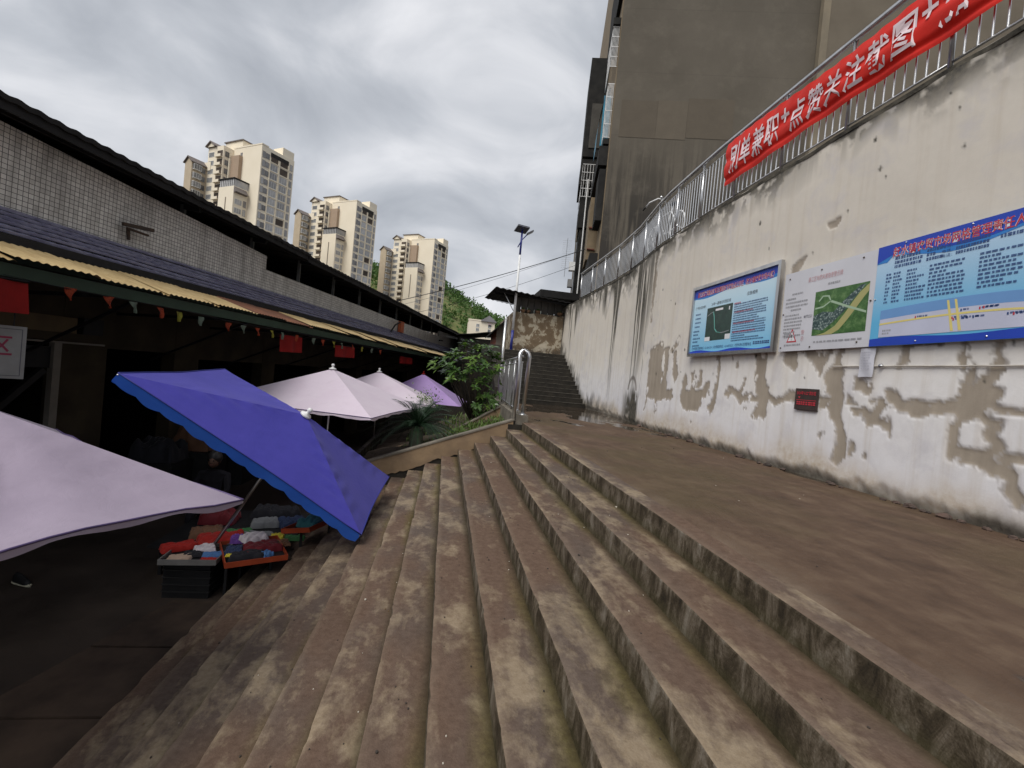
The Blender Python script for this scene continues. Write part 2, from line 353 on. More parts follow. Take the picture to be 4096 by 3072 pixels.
M_BLUETILE = pm('blue_glazed_tile', (.15, .15, .24), (.24, .24, .33), 6, .22, bp=.1)
M_GREENB = pm('green_painted_beam', (.012, .034, .018), (.02, .05, .028), 4, .6)
M_WHITEP = pm('white_paint', (.78, .78, .77), (.68, .68, .67), 6, .4)
M_BLUEP = pm('dark_blue_paint', (.02, .03, .20), (.03, .04, .24), 5, .35)
M_RED = pm('red_cloth', (.24, .010, .008), (.18, .008, .007), 5, .8, spec=.2)
M_SOIL = pm('planter_soil', (.045, .033, .022), (.075, .055, .035), 9, .95, bp=.6, bd=.03)
M_CREAM = pm('cream_tower_paint', (.88, .79, .63), (.84, .75, .59), .2, .8)
M_TAN = pm('tan_tower_tile', (.52, .43, .31), (.47, .385, .275), .4, .8)
M_GLASSD = pm('dark_window_glass', (.12, .125, .13), (.24, .24, .24), .6, .15, rnd=1.1)
M_BARK = pm('grey_brown_bark', (.09, .07, .05), (.05, .04, .03), 12, .9, bp=.6)
M_LEAF = mat_leaf('glossy_shrub_leaf', (.034, .082, .017), (.088, .165, .04), .25, .2)
M_LEAF2 = mat_leaf('young_leaf', (.10, .19, .03), (.16, .26, .05), .45)
M_CYC = mat_leaf('cycad_frond', (.007, .025, .009), (.018, .05, .017), .5, .1)
M_GRASS = mat_leaf('weed_green', (.06, .13, .02), (.13, .19, .035), .6)
# ------------------------------------------------------------------ ground, stair, landing
X0, TR, RS, HL = 1.578, .302, .155, .876      # nosing of the landing, tread, riser, landing below the camera
ZF = -(HL + 14 * RS)                          # market floor
def mat_floor():
    m, t, b = mat('damp_market_floor'); v = coord(t); n = noise(t, v, .8, 6, .6); f = noise(t, v, 18, 5, .7)
    a = ramp(t, n, [(.35, (.022, .0165, .013)), (.65, (.055, .041, .032))]); a = mixc(t, MA(t, 'MULTIPLY', f, .4), a, (.05, .04, .035))
    t.links.new(a, b.inputs['Base Color']); t.links.new(ramp(t, n, [(.4, (.6, .6, .6)), (.6, (.85, .85, .85))]), b.inputs['Roughness']); b.inputs['Specular IOR Level'].default_value = .2; bump(t, b, f, .3, .006); return m
M_FLOOR = mat_floor()
g = MB(); g.face([(-3000, -3000, ZF), (3000, -3000, ZF), (3000, 3000, ZF), (-3000, 3000, ZF)])
tag(g.build('ground', M_FLOOR), kind='structure')
# paving slabs with open joints along the foot of the stair
A12 = R(12.945); U = V(math.sin(A12), math.cos(A12), 0); W = V(math.cos(A12), -math.sin(A12), 0)
def MK(s, d, z): return U * s - W * d + V(0, 0, z)      # market frame: along the hall, left of the camera, up
pav = struct('pavement'); PW0 = lambda y: max(.15, .52 + .27 * (6.14 - y)); M_SLAB = pm('brown_slab', (.078, .055, .041), (.045, .033, .026), 2.5, .85, bp=.4, spec=.15, detail=9)
for i in range(8):       # one row of slabs with open end joints along the foot of the stair
    y0 = -1.6 + i * .945; mb = MB(); hh = .02 + nz(i, 5) * .014; e_ = .022 + .02 * nz(i, 6)
    mb.prism([(-2.355, y0, ZF - .05), (-2.355, y0 + .945 - e_, ZF - .05), (-2.355 - PW0(y0 + .94), y0 + .945 - e_, ZF - .05), (-2.355 - PW0(y0), y0, ZF - .05)], (0, 0, .05 + hh)); mb.build('paving_slab', M_SLAB, pav)
stair = struct('staircase')
def step_mesh(k, y0, y1, w, r):
    """tread and riser with a worn, slightly chipped nosing; nosing at local x=0, tread top at z=0"""
    ny = int((y1 - y0) / .035); mb = MB(); prof = [(w + .03, 0), (w * .66, 0), (w * .33, 0), (.05, 0), (.009, -.0008), (.002, -.004), (0, -.012), (.001, -r * .5), (0, -r - .02)]
    def fn(a, b):
        i = b * (len(prof) - 1); q = prof[int(round(i))]; y = y0 + (y1 - y0) * a
        ed = (fb(y * 2.1 + k * 7.7) - .5) * .006; ch = max(0, fb(y * 5.3 + k * 3.1) - .78) * .07 * (fb(y * 1.1 + k * 5) > .35) + max(0, fb(y * 17 + k) - .8) * .03
        near = 1 if q[0] < .03 and q[1] > -.05 else 0
        return (q[0] + ed * (1 if q[0] < .03 else 0) + ch * near, y, q[1] - ch * near * .7 + (fb(y * 1.3 + k + q[0] * 9) - .5) * .006 * (q[1] == 0))
    mb.grid(fn, ny, len(prof) - 1)
    for e in (y1, y0): mb.face([(w, e, 0), (0, e, 0), (0, e, -r), (w, e, -r)] if e == y1 else [(w, e, 0), (w, e, -r), (0, e, -r), (0, e, 0)])
    return mb
def fb(x):
    i = math.floor(x); f = x - i; f = f * f * (3 - 2 * f); return nz(i, 1) * (1 - f) + nz(i + 1, 1) * f
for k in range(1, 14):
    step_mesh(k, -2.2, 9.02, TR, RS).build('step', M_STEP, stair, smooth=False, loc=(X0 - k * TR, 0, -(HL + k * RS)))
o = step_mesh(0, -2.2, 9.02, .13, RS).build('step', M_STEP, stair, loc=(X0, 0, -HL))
# landing sheet and its edge
def wall_x(y):
    ys = [-4, 3, 6, 8, 10, 10.8, 12.4, 14, 16, 21.5]; xs = [4.5, 4.5, 4.5, 4.52, 4.6, 4.68, 4.92, 5.02, 5.02, 5.0]
    return float(np.interp(y, ys, xs))
mb = MB()
def lf(a, b):
    y = -2.2 + 18.35 * a; x0 = X0 + .115 if y < 9.02 else 1.62 + (y - 9) * .03
    x1 = wall_x(y) + .05; return (x0 + (x1 - x0) * b, y, -HL + (fb(y * .9 + b * 5) - .5) * .008 - .003 + .004 * min(1, b * 6))
mb.grid(lf, 120, 14)
tag(mb.build('landing', M_LAND, smooth=True), kind='structure')
# ---- upper flight of steps at the far end of the landing
ust = struct('upper_staircase'); NU = 13; ur, ut = 2.03 / NU, .3
M_NOSE = pm('pale_worn_edge', (.15, .135, .11), (.03, .026, .02), 8, .7)
for k in range(NU):
    y = 16.1 + k * ut; z = -HL + (k + 1) * ur
    mb = MB(); mb.m(0).box(2.2, wall_x(y) + .05, y + .012, y + ut + .05, z - ur - .05, z - .004)
    mb.m(1).obox((2.2, y, z - .012), (wall_x(y) - 2.15, 0, (nz(k) - .5) * .01), (0, .02, 0), (0, 0, .012)); mb.build('step', [M_DARKC, M_NOSE], ust)
mb = MB(); mb.box(1.9, 6.5, 16.1 + NU * ut, 26, .3, 1.15); mb.build('platform', M_DARKC, ust)
mb = MB(); mb.prism([(1.72, 16.0, -3), (1.72, 16.0, -.4), (1.72, 20.0, 1.32), (1.72, 24, 1.32), (1.72, 24, -3)], (.5, 0, 0)); mb.build('cheek_wall', M_DARKC, ust)
# ---- upper road behind the retaining wall
ZR = 3.28
mb = MB(); ys = [-4, 3, 6, 8, 10, 10.8, 12.4, 14, 16, 18.6]
mb.prism([(wall_x(y) + .3, y, ZR - .4) for y in ys] + [(8, 60, ZR - .4), (40, 60, ZR - .4), (40, -4, ZR - .4)], (0, 0, .4))
tag(mb.build('upper_road', pm('road_concrete', (.22, .21, .19), (.15, .14, .13), 2, .9, bp=.3)), kind='structure')
# ------------------------------------------------------------------ retaining wall
def build_wall():
    st = .0235; ys = np.arange(-3.0, 21.4, st * 1.0); zs = np.arange(-1.02, 3.36, st)
    ys = np.concatenate([np.arange(-3.0, 1.9, .08), np.arange(1.9, 12.6, .02), np.arange(12.6, 21.4, .04)])
    Y, Z = np.meshgrid(ys, zs, indexing='ij'); XX = np.interp(Y, [-4, 3, 6, 8, 10, 10.8, 12.4, 14, 16, 21.5], [4.5, 4.5, 4.5, 4.52, 4.6, 4.68, 4.92, 5.02, 5.02, 5.0])
    dy = Y + (fbm(Y * 2.6, Z * 2.6, 3) - .5) * .26 + (fbm(Y * 11, Z * 11, 8, 3) - .5) * .09 + (fbm(Y * 34, Z * 34, 9, 2) - .5) * .035
    dz = Z + (fbm(Y * 2.6 + 40, Z * 2.6, 5) - .5) * .26 + (fbm(Y * 11 + 9, Z * 11, 12, 3) - .5) * .09 + (fbm(Y * 34 + 3, Z * 34, 10, 2) - .5) * .035
    S = np.full(Y.shape, 9.0)
    def cap(y0, z0, y1, z1, r, r2=None):
        nonlocal S
        ay, az = y1 - y0, z1 - z0; L = ay * ay + az * az + 1e-9
        h = np.clip(((dy - y0) * ay + (dz - z0) * az) / L, 0, 1); rr = r + ((r2 if r2 is not None else r) - r) * h
        S = np.minimum(S, np.hypot(dy - y0 - ay * h, dz - z0 - az * h) - rr)
    def bx(y0, y1, z0, z1):
        nonlocal S
        a = np.abs(dy - (y0 + y1) / 2) - (y1 - y0) / 2; c = np.abs(dz - (z0 + z1) / 2) - (z1 - z0) / 2
        S = np.minimum(S, np.maximum(a, c))
    # flaked-off paint, as it lies on the wall (metres along, metres up)
    bx(9.15, 10.28, -.18, .95); cap(9.0, .9, 8.85, 1.15, .09); cap(9.6, 1.0, 10.1, .9, .12); cap(8.85, .75, 8.8, .35, .1); cap(10.2, -.2, 10.32, -.42, .05); cap(9.6, -.2, 9.55, -.42, .06)
    cap(9.0, .0, 9.9, -.12, .12)
    cap(8.35, .0, 7.75, -.02, .09); cap(8.28, -.22, 7.8, -.24, .09); cap(8.05, .4, 7.98, .0, .08); cap(7.82, .45, 7.86, .15, .06); cap(8.35, .3, 8.3, -.2, .08)
    cap(7.6, .2, 7.68, -.02, .09); cap(7.86, -.1, 8.3, -.1, .12)
    cap(7.26, .66, 7.3, .2, .06); cap(7.3, .2, 7.36, -.28, .07, .085)
    cap(6.17, .7, 6.12, .2, .13); cap(6.12, .2, 6.1, -.1, .12); cap(6.2, -.1, 6.22, -.2, .06); cap(6.0, .08, 5.5, .06, .07); cap(6.9, .08, 6.2, .07, .06); cap(6.6, .1, 6.52, .3, .04)
    cap(5.64, .7, 5.52, .52, .15, .09); cap(5.25, .68, 5.05, .42, .13, .05); cap(5.0, .68, 5.06, .5, .04)
    cap(4.84, .7, 4.83, .4, .05, .10); cap(4.83, .38, 4.8, -.06, .13); cap(4.8, -.08, 4.74, -.35, .13, .05); cap(4.73, -.35, 4.72, -.56, .07); cap(4.92, .1, 5.05, .08, .05)
    cap(4.50, .28, 4.44, .29, .085); cap(4.6, .08, 4.57, .04, .05); cap(4.38, .07, 4.36, .07, .045); cap(4.24, .07, 4.28, -.05, .07)
    cap(4.12, .22, 4.1, .1, .075); cap(4.08, .08, 3.5, .09, .085); cap(4.5, -.05, 4.36, -.12, .05); cap(4.36, -.13, 4.16, -.18, .08, .05); cap(4.16, -.1, 4.15, -.28, .03)
    cap(3.50, .68, 3.49, .3, .05); cap(3.24, .66, 3.28, .48, .035, .05); cap(3.3, .45, 3.4, .33, .07); bx(3.24, 3.50, -.04, .32); cap(3.48, 0, 3.46, -.3, .06); cap(3.22, .0, 3.2, -.3, .05)
    cap(3.46, -.3, 3.2, -.34, .07); cap(3.2, -.36, 3.06, -.44, .06); cap(3.05, -.45, 3.04, -.55, .06); cap(3.22, .12, 3.1, .1, .05); cap(3.02, .1, 3.0, .22, .05); cap(3.1, -.3, 2.7, -.2, .06)
    cap(4.06, .7, 4.04, .5, .07, .04); cap(4.05, .66, 3.75, .69, .05); cap(2.9, .3, 2.6, -.2, .12)
    cap(5.74, 1.75, 5.74, 1.9, .085); cap(5.66, 1.88, 5.52, 1.95, .06, .02)
    cap(10.42, 3.25, 10.42, 2.4, .1); cap(10.45, 2.4, 10.4, 1.6, .07)
    for y, z, r in ((6.9, .62, .025), (6.72, .52, .05), (5.0, -.3, .04), (4.6, -.42, .05), (4.42, -.46, .04), (8.05, -.52, .035), (6.4, -.12, .04), (6.5, .02, .05), (7.52, .06, .04)): cap(y, z, y, z - r, r * .8)
    isl = fbm(Y * 5.5, Z * 2.8, 77, 4)                                    # paint left standing inside the flaked areas
    S = np.where((S < -.02) & (isl > .68), .02, S)
    half = np.where((np.hypot(Y - 5.13, (Z - 2.29)) < .11) & (Z < 2.29 + (Y - 5.13) * -.15), -.02, 9.0); S = np.minimum(S, half)
    keep_arch = np.abs(np.hypot((Y - 11.45) * 1.0, (Z + .12) * 1.05) - .42) - .05; keep_arch = np.where(Z > -.05, keep_arch, 9)
    S = S + .012
    peel = sstep(.012, -.008, S); lip = sstep(.016, .0, np.abs(S - .004)) * (.25 + .5 * fbm(Y * 5, Z * 5, 91, 3)) + sstep(.03, -.02, keep_arch) * .8
    # black run-off: heavy towards the far end, a mossy band below the coping everywhere
    top = 3.36 - Z; sn = fbm(Y * 2.8, Z * .18, 21, 4); sn2 = fbm(Y * 9, Z * .5, 31, 3)
    far = sstep(9.8, 11.6, Y); length = .25 + 3.4 * far * sstep(.38, .68, fbm(Y * 1.3, Z * 0, 41, 3)) + .35 * fbm(Y * 3, Z * 0, 43, 3)
    grime = sstep(.44, .545, sn * .6 + sn2 * .4) * np.clip(1 - top / length, 0, 1) ** .6 * (.3 + .7 * far) * 1.5
    band = sstep(.0, 1, 1 - top / (.16 + .34 * fbm(Y * 2.4, Z * 2, 51, 4) + .30 * sstep(.4, .7, fbm(Y * 1.1, Z * 0, 52, 2)) + .35 * far)) * sstep(.36, .56, fbm(Y * 6, Z * 6, 53, 4)); grime = np.maximum(grime, band)
    crack = np.abs(Y - (10.76 + (fbm(Z * 2.2, Z * 0 + 3, 61, 4) - .5) * .16)) ; grime = np.maximum(grime, sstep(.035, .004, crack + .02 * fbm(Y * 9, Z * 6, 62, 2)) * .95)
    foot = Z + HL; fx = sstep(10.75, 10.9, Y) * sstep(12.6, 11.7, Y)
    grime = np.maximum(grime, fx * sstep(.95, .6, foot + (fbm(Y * 4, Z * 2, 63, 4) - .5) * .6) * sstep(.18, .42, fbm(Y * 9, Z * 4, 64, 4)))
    grime = np.maximum(grime, sstep(.16, .0, foot + (fbm(Y * 4, Z * 0, 65, 4) - .5) * .16) * .9)
    grime = np.maximum(grime, sstep(12.0, 16, Y) * sstep(.55, 0, foot - np.clip((Y - 16.1) / .3 * .156, 0, 3) + (fbm(Y * 6, Z * 3, 66, 4) - .5) * .9) * .9)
    damp = sstep(.55, .05, foot + (fbm(Y * 2, Z * 2, 71, 4) - .5) * .5) * .9
    pk = RNG.random((46, 2))                                               # small holes and nail marks
    for a, c in pk:
        y, z = 2.6 + a * 8, .3 + c * 2.8; rr = .006 + .014 * ((a * 77) % 1) ** 3
        grime = np.maximum(grime, sstep(rr + .012, rr - .002, np.hypot(Y - y, (Z - z) * .7)))
    dep = peel * .010 + (fbm(Y * .8, Z * .8, 81, 3) - .5) * .03 + (fbm(Y * 6, Z * 6, 83, 3) - .5) * .004 + sstep(.14, .0, foot + (fbm(Y * 7, Z * 0, 84, 3) - .5) * .14) * .035
    XX = XX + dep
    ny, nzn = Y.shape; co = np.stack([XX, Y, Z], -1).reshape(-1, 3)
    idx = np.arange(ny * nzn).reshape(ny, nzn); fq = np.stack([idx[:-1, :-1], idx[:-1, 1:], idx[1:, 1:], idx[1:, :-1]], -1).reshape(-1, 4)
    n0 = len(co)
    me = bpy.data.meshes.new('wall_face'); me.vertices.add(len(co)); me.vertices.foreach_set('co', co.ravel())
    me.loops.add(fq.size); me.loops.foreach_set('vertex_index', fq.ravel()); me.polygons.add(len(fq))
    me.polygons.foreach_set('loop_start', np.arange(0, fq.size, 4)); me.polygons.foreach_set('loop_total', np.full(len(fq), 4))
    me.update(); me.validate()
    for nme, arr in (('peel', peel), ('lip', np.clip(lip, 0, 1)), ('grime', np.clip(grime, 0, 1)), ('damp', damp)):
        a = me.attributes.new(nme, 'FLOAT', 'POINT'); a.data.foreach_set('value', arr.ravel().astype(np.float32))
    me.materials.append(M_PLASTER); me.polygons.foreach_set('use_smooth', np.ones(len(fq), bool))
    root = thing('retaining_wall', (4.5, 6, -HL), 'long pale plastered retaining wall with flaking paint and black streaks', 'wall')
    link('wall_face', me, root)
    yl = [-3, 3, 6, 8, 10, 10.8, 12.4, 14, 16, 21.38]
    mb = MB(); mb.prism([(wall_x(y) + .06, y, -3) for y in yl] + [(wall_x(y) + .42, y, -3) for y in yl[::-1]], (0, 0, 6.34)); mb.build('wall_core', M_CONC, root)
    mb = MB()
    def cp(a, b):
        y = -3 + 24.38 * a; x = wall_x(y); q = [(-.004, -.03), (-.014, .012), (.40, .03)][int(round(b * 2))]
        return (x + q[0] + (fb(y * 3) - .5) * .02, y, 3.33 + q[1] + (fb(y * 2.3 + 9) - .5) * .03)
    mb.grid(cp, 240, 2); mb.build('coping', pm('mossy_coping', (.14, .125, .095), (.035, .032, .025), 4, .9, bp=.6, bd=.02), root)
    # rubble at the wall foot
    for i in range(34):
        y = 2.4 + nz(i, 3) * 8; r = .02 + .035 * nz(i, 4) ** 2; mb = MB(); mb.ball((wall_x(y) - .02 - nz(i, 6) * .05, y, -HL + r * .4), r, 7, 4, (1, 1.5, .7)); 
        mb.v = [(x + (nz(j, i) - .5) * r * .5, yy + (nz(j, i + 1) - .5) * r * .5, z) for j, (x, yy, z) in enumerate(mb.v)]
        mb.build('plaster_lump', pm('rubble_lump', (.11, .07, .055), (.05, .04, .035), 9, .95), root)
    # short pipe conduit running along the wall
    mb = MB(); mb.tube([(4.485, 4.9, .485), (4.485, 2.2, .47)], .008, 6); mb.build('conduit', pm('painted_over_pipe', (.6, .56, .5), (.42, .38, .33), 8, .7), root)
    mb = MB(); mb.ball((4.47, 4.27, .483), .024); mb.build('hook', M_STEEL, root)
    return root
build_wall()
# ------------------------------------------------------------------ railing along the wall top
def railing():
    root = thing('wall_railing', (4.6, 8, 3.36), 'stainless steel bar railing on top of the pale retaining wall', 'railing')
    pys = [18.3, 16.9, 15.5, 14.2, 12.95, 11.8, 10.7, 9.62, 8.55, 7.42, 6.27, 5.14, 3.96, 2.8, 1.6]
    zt = lambda y: float(np.interp(y, [0, 9, 18.5], [4.5, 4.5, 4.42])); zb = 3.44
    xr = lambda y: wall_x(y) + .05
    for y in pys: mb = MB(); mb.tube([(xr(y), y, 3.36), (xr(y), y, zt(y) - .03)], .024, 8); mb.build('post', M_STEEL, root, smooth=True)
    mb = MB(); mb.tube([(xr(y), y, zt(y)) for y in np.arange(18.4, .5, -.4)], .038, 10); mb.build('handrail', M_STEEL, root, smooth=True)
    for a, b in zip(pys[:-1], pys[1:]):
        for dz in (zb, None):
            z0 = zb if dz else zt(a) - .16; z1 = zb if dz else zt(b) - .16
            mb = MB(); mb.tube([(xr(a), a - .02, z0), (xr(b), b + .02, z1)], .013, 6); mb.build('rail', M_STEEL, root, smooth=True)
        n = 9
        bar_me = None
        for i in range(1, n + 1):
            y = a + (b - a) * i / (n + 1); mb = MB(); mb.tube([(0, 0, zb), (0, 0, zt(y) - .16)], .0095, 6, cap=False); o = mb.build('baluster', M_STEEL, root, smooth=True); o.location = Vector((xr(y), y, 0)) - root.location
railing()
# ------------------------------------------------------------------ red banner tied to the railing
def banner():
    root = thing('banner', (4.44, 5, 3.7), 'red cloth banner with white Chinese slogan tied along the steel railing', 'banner')
    y0, y1 = 7.62, 2.1; Lb = y0 - y1
    def surf(t, h):      # t metres along, h 0..1 up
        y = y0 - t; top = 4.40 - .10 * min(1, t / 3) + .02 * math.sin(t * 2.1); bot = 3.68 - .015 * math.sin(t * 1.7 + 1)
        z = bot + (top - bot) * h
        fold = .04 * math.exp(-((h - .58 + .03 * math.sin(t * 1.3)) / .12) ** 2) + .03 * math.exp(-((h - .14 - .03 * math.sin(t * .9)) / .05) ** 2)
        x = wall_x(y) - .005 - .05 * math.sin(h * math.pi) * (1 + .3 * math.sin(t * 2.7)) + fold + .012 * math.sin(t * 9 + h * 5) * (1 - h) + .01 * math.sin(t * 23) * max(0, h - .8) * 4
        return Vector((x - .018, y, z))
    mb = MB(); mb.grid(lambda a, b: surf(a * Lb, b), 300, 60); cl = mb.build('cloth', M_BAN, root, smooth=True)
    s = '刷单兼职+点赞关注截图+加'; t = .148; adv = .305
    for ch in s:
        vs, fs = text_mesh(ch, 1.0, .012); a = np.array(vs); x0, x1, z0, z1 = a[:, 0].min(), a[:, 0].max(), a[:, 1].min(), a[:, 1].max()
        w = .265; hgt = .43; w_ = w * (.6 if ch == '+' else 1); hh = hgt * (.5 if ch == '+' else 1); c = .28 + (.5 - hh / .72 / 2) * .56 if ch == '+' else .185
        out = []
        for x, y, z in vs:
            p = surf(t + ((.19 if ch == '+' else adv) - w_) / 2 + (x - x0) / (x1 - x0) * w_, c + (y - z0) / (z1 - z0) * hh / .70); p.x -= .014; out.append(p)
        if ch == '+': t += .19
        else: t += adv
        MB().raw(out, fs).build('lettering', M_BANT, root)
        if t > Lb - .4: break
    for y in (7.6, 6.3, 5.1, 4.0): 
        p = surf(y0 - y, .97); mb = MB(); mb.tube([p, p + V(.05, 0, .04), (wall_x(y) + .05, y, 4.47)], .004, 5); mb.build('tie', M_RED, root)
M_BAN = mat_fabric('banner_red_cloth', (.72, .02, .008), (.62, .014, .006), .15); M_BANT = pm('banner_white_print', (.80, .66, .68), (.72, .58, .60), 5, .7)
banner()
# ------------------------------------------------------------------ notice boards on the wall
RT, UP = V(0, -1, 0), V(0, 0, 1)
def flat(name, c, c2=None, sc_=3, rough=.45): return pm('print_' + name, c, c2 or tuple(k * .92 for k in c), sc_, rough)
def grad_print(name, top, bot, z0, z1):
    m, t, b = mat('print_' + name); v = coord(t); s = N(t, 'ShaderNodeSeparateXYZ'); t.links.new(v, s.inputs[0])
    r = N(t, 'ShaderNodeMapRange'); r.inputs[1].default_value = z0; r.inputs[2].default_value = z1; t.links.new(s.outputs[2], r.inputs[0])
    t.links.new(ramp(t, r.outputs[0], [(0, bot), (.9, top)]), b.inputs['Base Color']); b.inputs['Roughness'].default_value = .35; return m
class Board:
    """flat print layers on a board face at x; a runs right (towards -y) from yl, b runs up from z0"""
    def __init__(s, root, x, yl, z0): s.r, s.x, s.yl, s.z0, s.k = root, x, yl, z0, 0
    def P(s, a, b, lift): return V(s.x - lift, s.yl - a, s.z0 + b)
    def poly(s, name, pts, m, lift): return MB().face([s.P(a, b, lift) for a, b in pts]).build(name, m, s.r)
    def rect(s, name, a0, a1, b0, b1, m, lift=.002): return s.poly(name, [(a0, b0), (a1, b0), (a1, b1), (a0, b1)], m, lift)
    def strip(s, name, f0, f1, a0, a1, m, lift=.002, n=40):
        mb = MB(); mb.grid(lambda u, v: s.P(a0 + (a1 - a0) * u, f0(u) + (f1(u) - f0(u)) * v, lift), n, 1); mb.f = [f for f in mb.f]; return mb.build(name, m, s.r)
    def text(s, t, a, b, h, m, w=None, lift=.004, bold=0.0, name='lettering'):
        return text_on(t, s.P(a, b, lift), RT, UP, h, w, 0, bold).build(name, m, s.r)
    def lines(s, a, b, w, n, dy, h, m, seed=0, lift=.004, full=.9, dash=.022):
        """blocks of print too small to read: rows of broken strokes"""
        mb = MB(); rr = random.Random(seed)
        for i in range(n):
            y = b - i * dy; x = a; end = a + w * (full if rr.random() < .7 else rr.uniform(.35, .8))
            while x < end:
                l = dash * rr.uniform(.5, 1.4)
                for q in range(2):
                    yy = y - h * (.1 + .5 * q); mb.face([s.P(x, yy, lift), s.P(x + l, yy, lift), s.P(x + l, yy + h * .36, lift), s.P(x, yy + h * .36, lift)])
                x += l + dash * rr.uniform(.2, .5)
        o = mb.build('small_print', m, s.r); o['kind'] = 'stuff'; return o
INK = flat('ink', (.06, .06, .08)); GREYINK = flat('grey_ink', (.36, .36, .38)); REDINK = flat('red_ink', (.55, .04, .06)); PINKINK = flat('faded_red', (.62, .36, .38))
DBLUE = flat('deep_blue', (.015, .06, .48)); MBLUE = flat('mid_blue', (.03, .22, .62)); PW = flat('white', (.80, .80, .82))
BSTEEL = pm('board_back_sheet', (.55, .55, .57), (.45, .45, .46), 6, .4, .6)
BLUEINK = flat('navy_ink', (.03, .07, .22))
def outl(bd, s, a, b, h, m1, m2, w=None):
    bd.text(s, a, b, h, m1, w, .0035, .035, 'lettering_outline'); bd.text(s, a, b, h, m2, w, .005, .008)
# 1: framed flood-risk notice
def framed():
    yl, yr, z0, z1 = 8.18, 5.87, .69, 1.97; x = 4.455; f = .055
    root = thing('notice_board', (4.47, (yl + yr) / 2, z0), 'light blue notice board in a steel frame with a dark river map', 'sign', 'printed boards on the wall')
    MB().box(x, 4.56, yr + .02, yl - .02, z0 + .02, z1 - .02).build('backing', BSTEEL, root)
    for n, a in (('frame_bar', (x - .035, x + .02, yr, yl, z0, z0 + f)), ('frame_bar', (x - .035, x + .02, yr, yl, z1 - f, z1)), ('frame_bar', (x - .036, x + .02, yl - f, yl + .001, z0 + f, z1 - f)), ('frame_bar', (x - .036, x + .02, yr - .001, yr + f, z0 + f, z1 - f))):
        MB().box(*a).build(n, M_STEEL, root)
    B = Board(root, x, yl, z0); w = yl - yr; h = z1 - z0
    B.rect('panel', f, w - f, f, h - f, grad_print('sky_blue_a', (.62, .78, .86), (.16, .52, .80), z0, z1), .002)
    B.strip('wave', lambda u: h - f - .17 - .025 * math.sin(u * 9) + .03 * u, lambda u: h - f - .001, f, w - f, MBLUE, .0025); B.strip('wave', lambda u: h - f - .13 - .03 * math.sin(u * 9 + .5) + .03 * u, lambda u: h - f - .002, f, w - f, DBLUE, .003)
    B.strip('wave', lambda u: f + .001, lambda u: f + .035 + .018 * math.sin(u * 13), f, w - f, DBLUE, .003)
    outl(B, '綦江区防洪重点区域及薄弱环节风险点公示栏（赶水镇农贸市场片区）', .14, h - f - .155, .105, PW, REDINK, w - .30)
    B.text('三个责任人落实情况', .10, .86, .05, INK, .34); B.text('20年一遇淹没风险区域', .62, .87, .055, INK, .55); B.text('应急措施', 1.58, .90, .06, INK, .24)
    # satellite picture of a river valley
    sm, t, b = mat('print_dark_satellite'); v = coord(t); t.links.new(ramp(t, noise(t, v, 9, 7, .7), [(.3, (.012, .03, .028)), (.7, (.035, .075, .06))]), b.inputs['Base Color']); b.inputs['Roughness'].default_value = .35
    B.rect('map', .50, 1.24, .26, .88 - .04, sm, .003)
    riv = [(.52, .70), (.62, .74), (.70, .76), (.74, .66), (.76, .56), (.78, .46), (.85, .40), (.96, .38), (1.05, .38), (1.2, .40)]
    for i, (p, q) in enumerate(zip(riv[:-1], riv[1:])):
        wd_ = .012 if 1 < i < 6 else .005; d = Vector((q[0] - p[0], q[1] - p[1])).normalized(); n_ = Vector((-d.y, d.x)) * wd_
        B.poly('map_river', [(p[0] + n_.x, p[1] + n_.y), (p[0] - n_.x, p[1] - n_.y), (q[0] - n_.x, q[1] - n_.y), (q[0] + n_.x, q[1] + n_.y)], flat('river', (.14, .42, .36)) if 1 < i < 7 else GREYINK, .0042)
    B.rect('map_label', .76, .98, .765, .80, PW, .0045); B.rect('map_label', .50, .66, .26, .33, PW, .0045); B.rect('map_label', 1.1, 1.24, .26, .345, PW, .0045); B.rect('map_label', 1.14, 1.17, .74, .80, PW, .0045)
    B.lines(.13, .77, .24, 4, .075, .03, BLUEINK, 1, full=.7); B.lines(.10, .46, .26, 2, .06, .03, BLUEINK, 2); B.lines(.10, .33, .26, 2, .06, .03, BLUEINK, 3); B.lines(.10, .20, .26, 1, .06, .03, BLUEINK, 4)
    B.lines(1.28, .80, .85, 17, .036, .022, BLUEINK, 5); B.lines(1.28, .82, .22, 1, .1, .026, REDINK, 6); B.lines(1.3, .68, .5, 1, .1, .024, REDINK, 7); B.lines(1.3, .50, .55, 1, .1, .024, REDINK, 8); B.lines(1.3, .36, .6, 1, .1, .024, REDINK, 9)
    B.text('区水利局防汛值班电话：023-48613214；赶水镇值班电话：023-48772223；农贸市场片区预警电话', .10, .115, .055, BLUEINK, w - .62); B.lines(w - .48, .165, .36, 1, .1, .05, BLUEINK, 12, dash=.03)
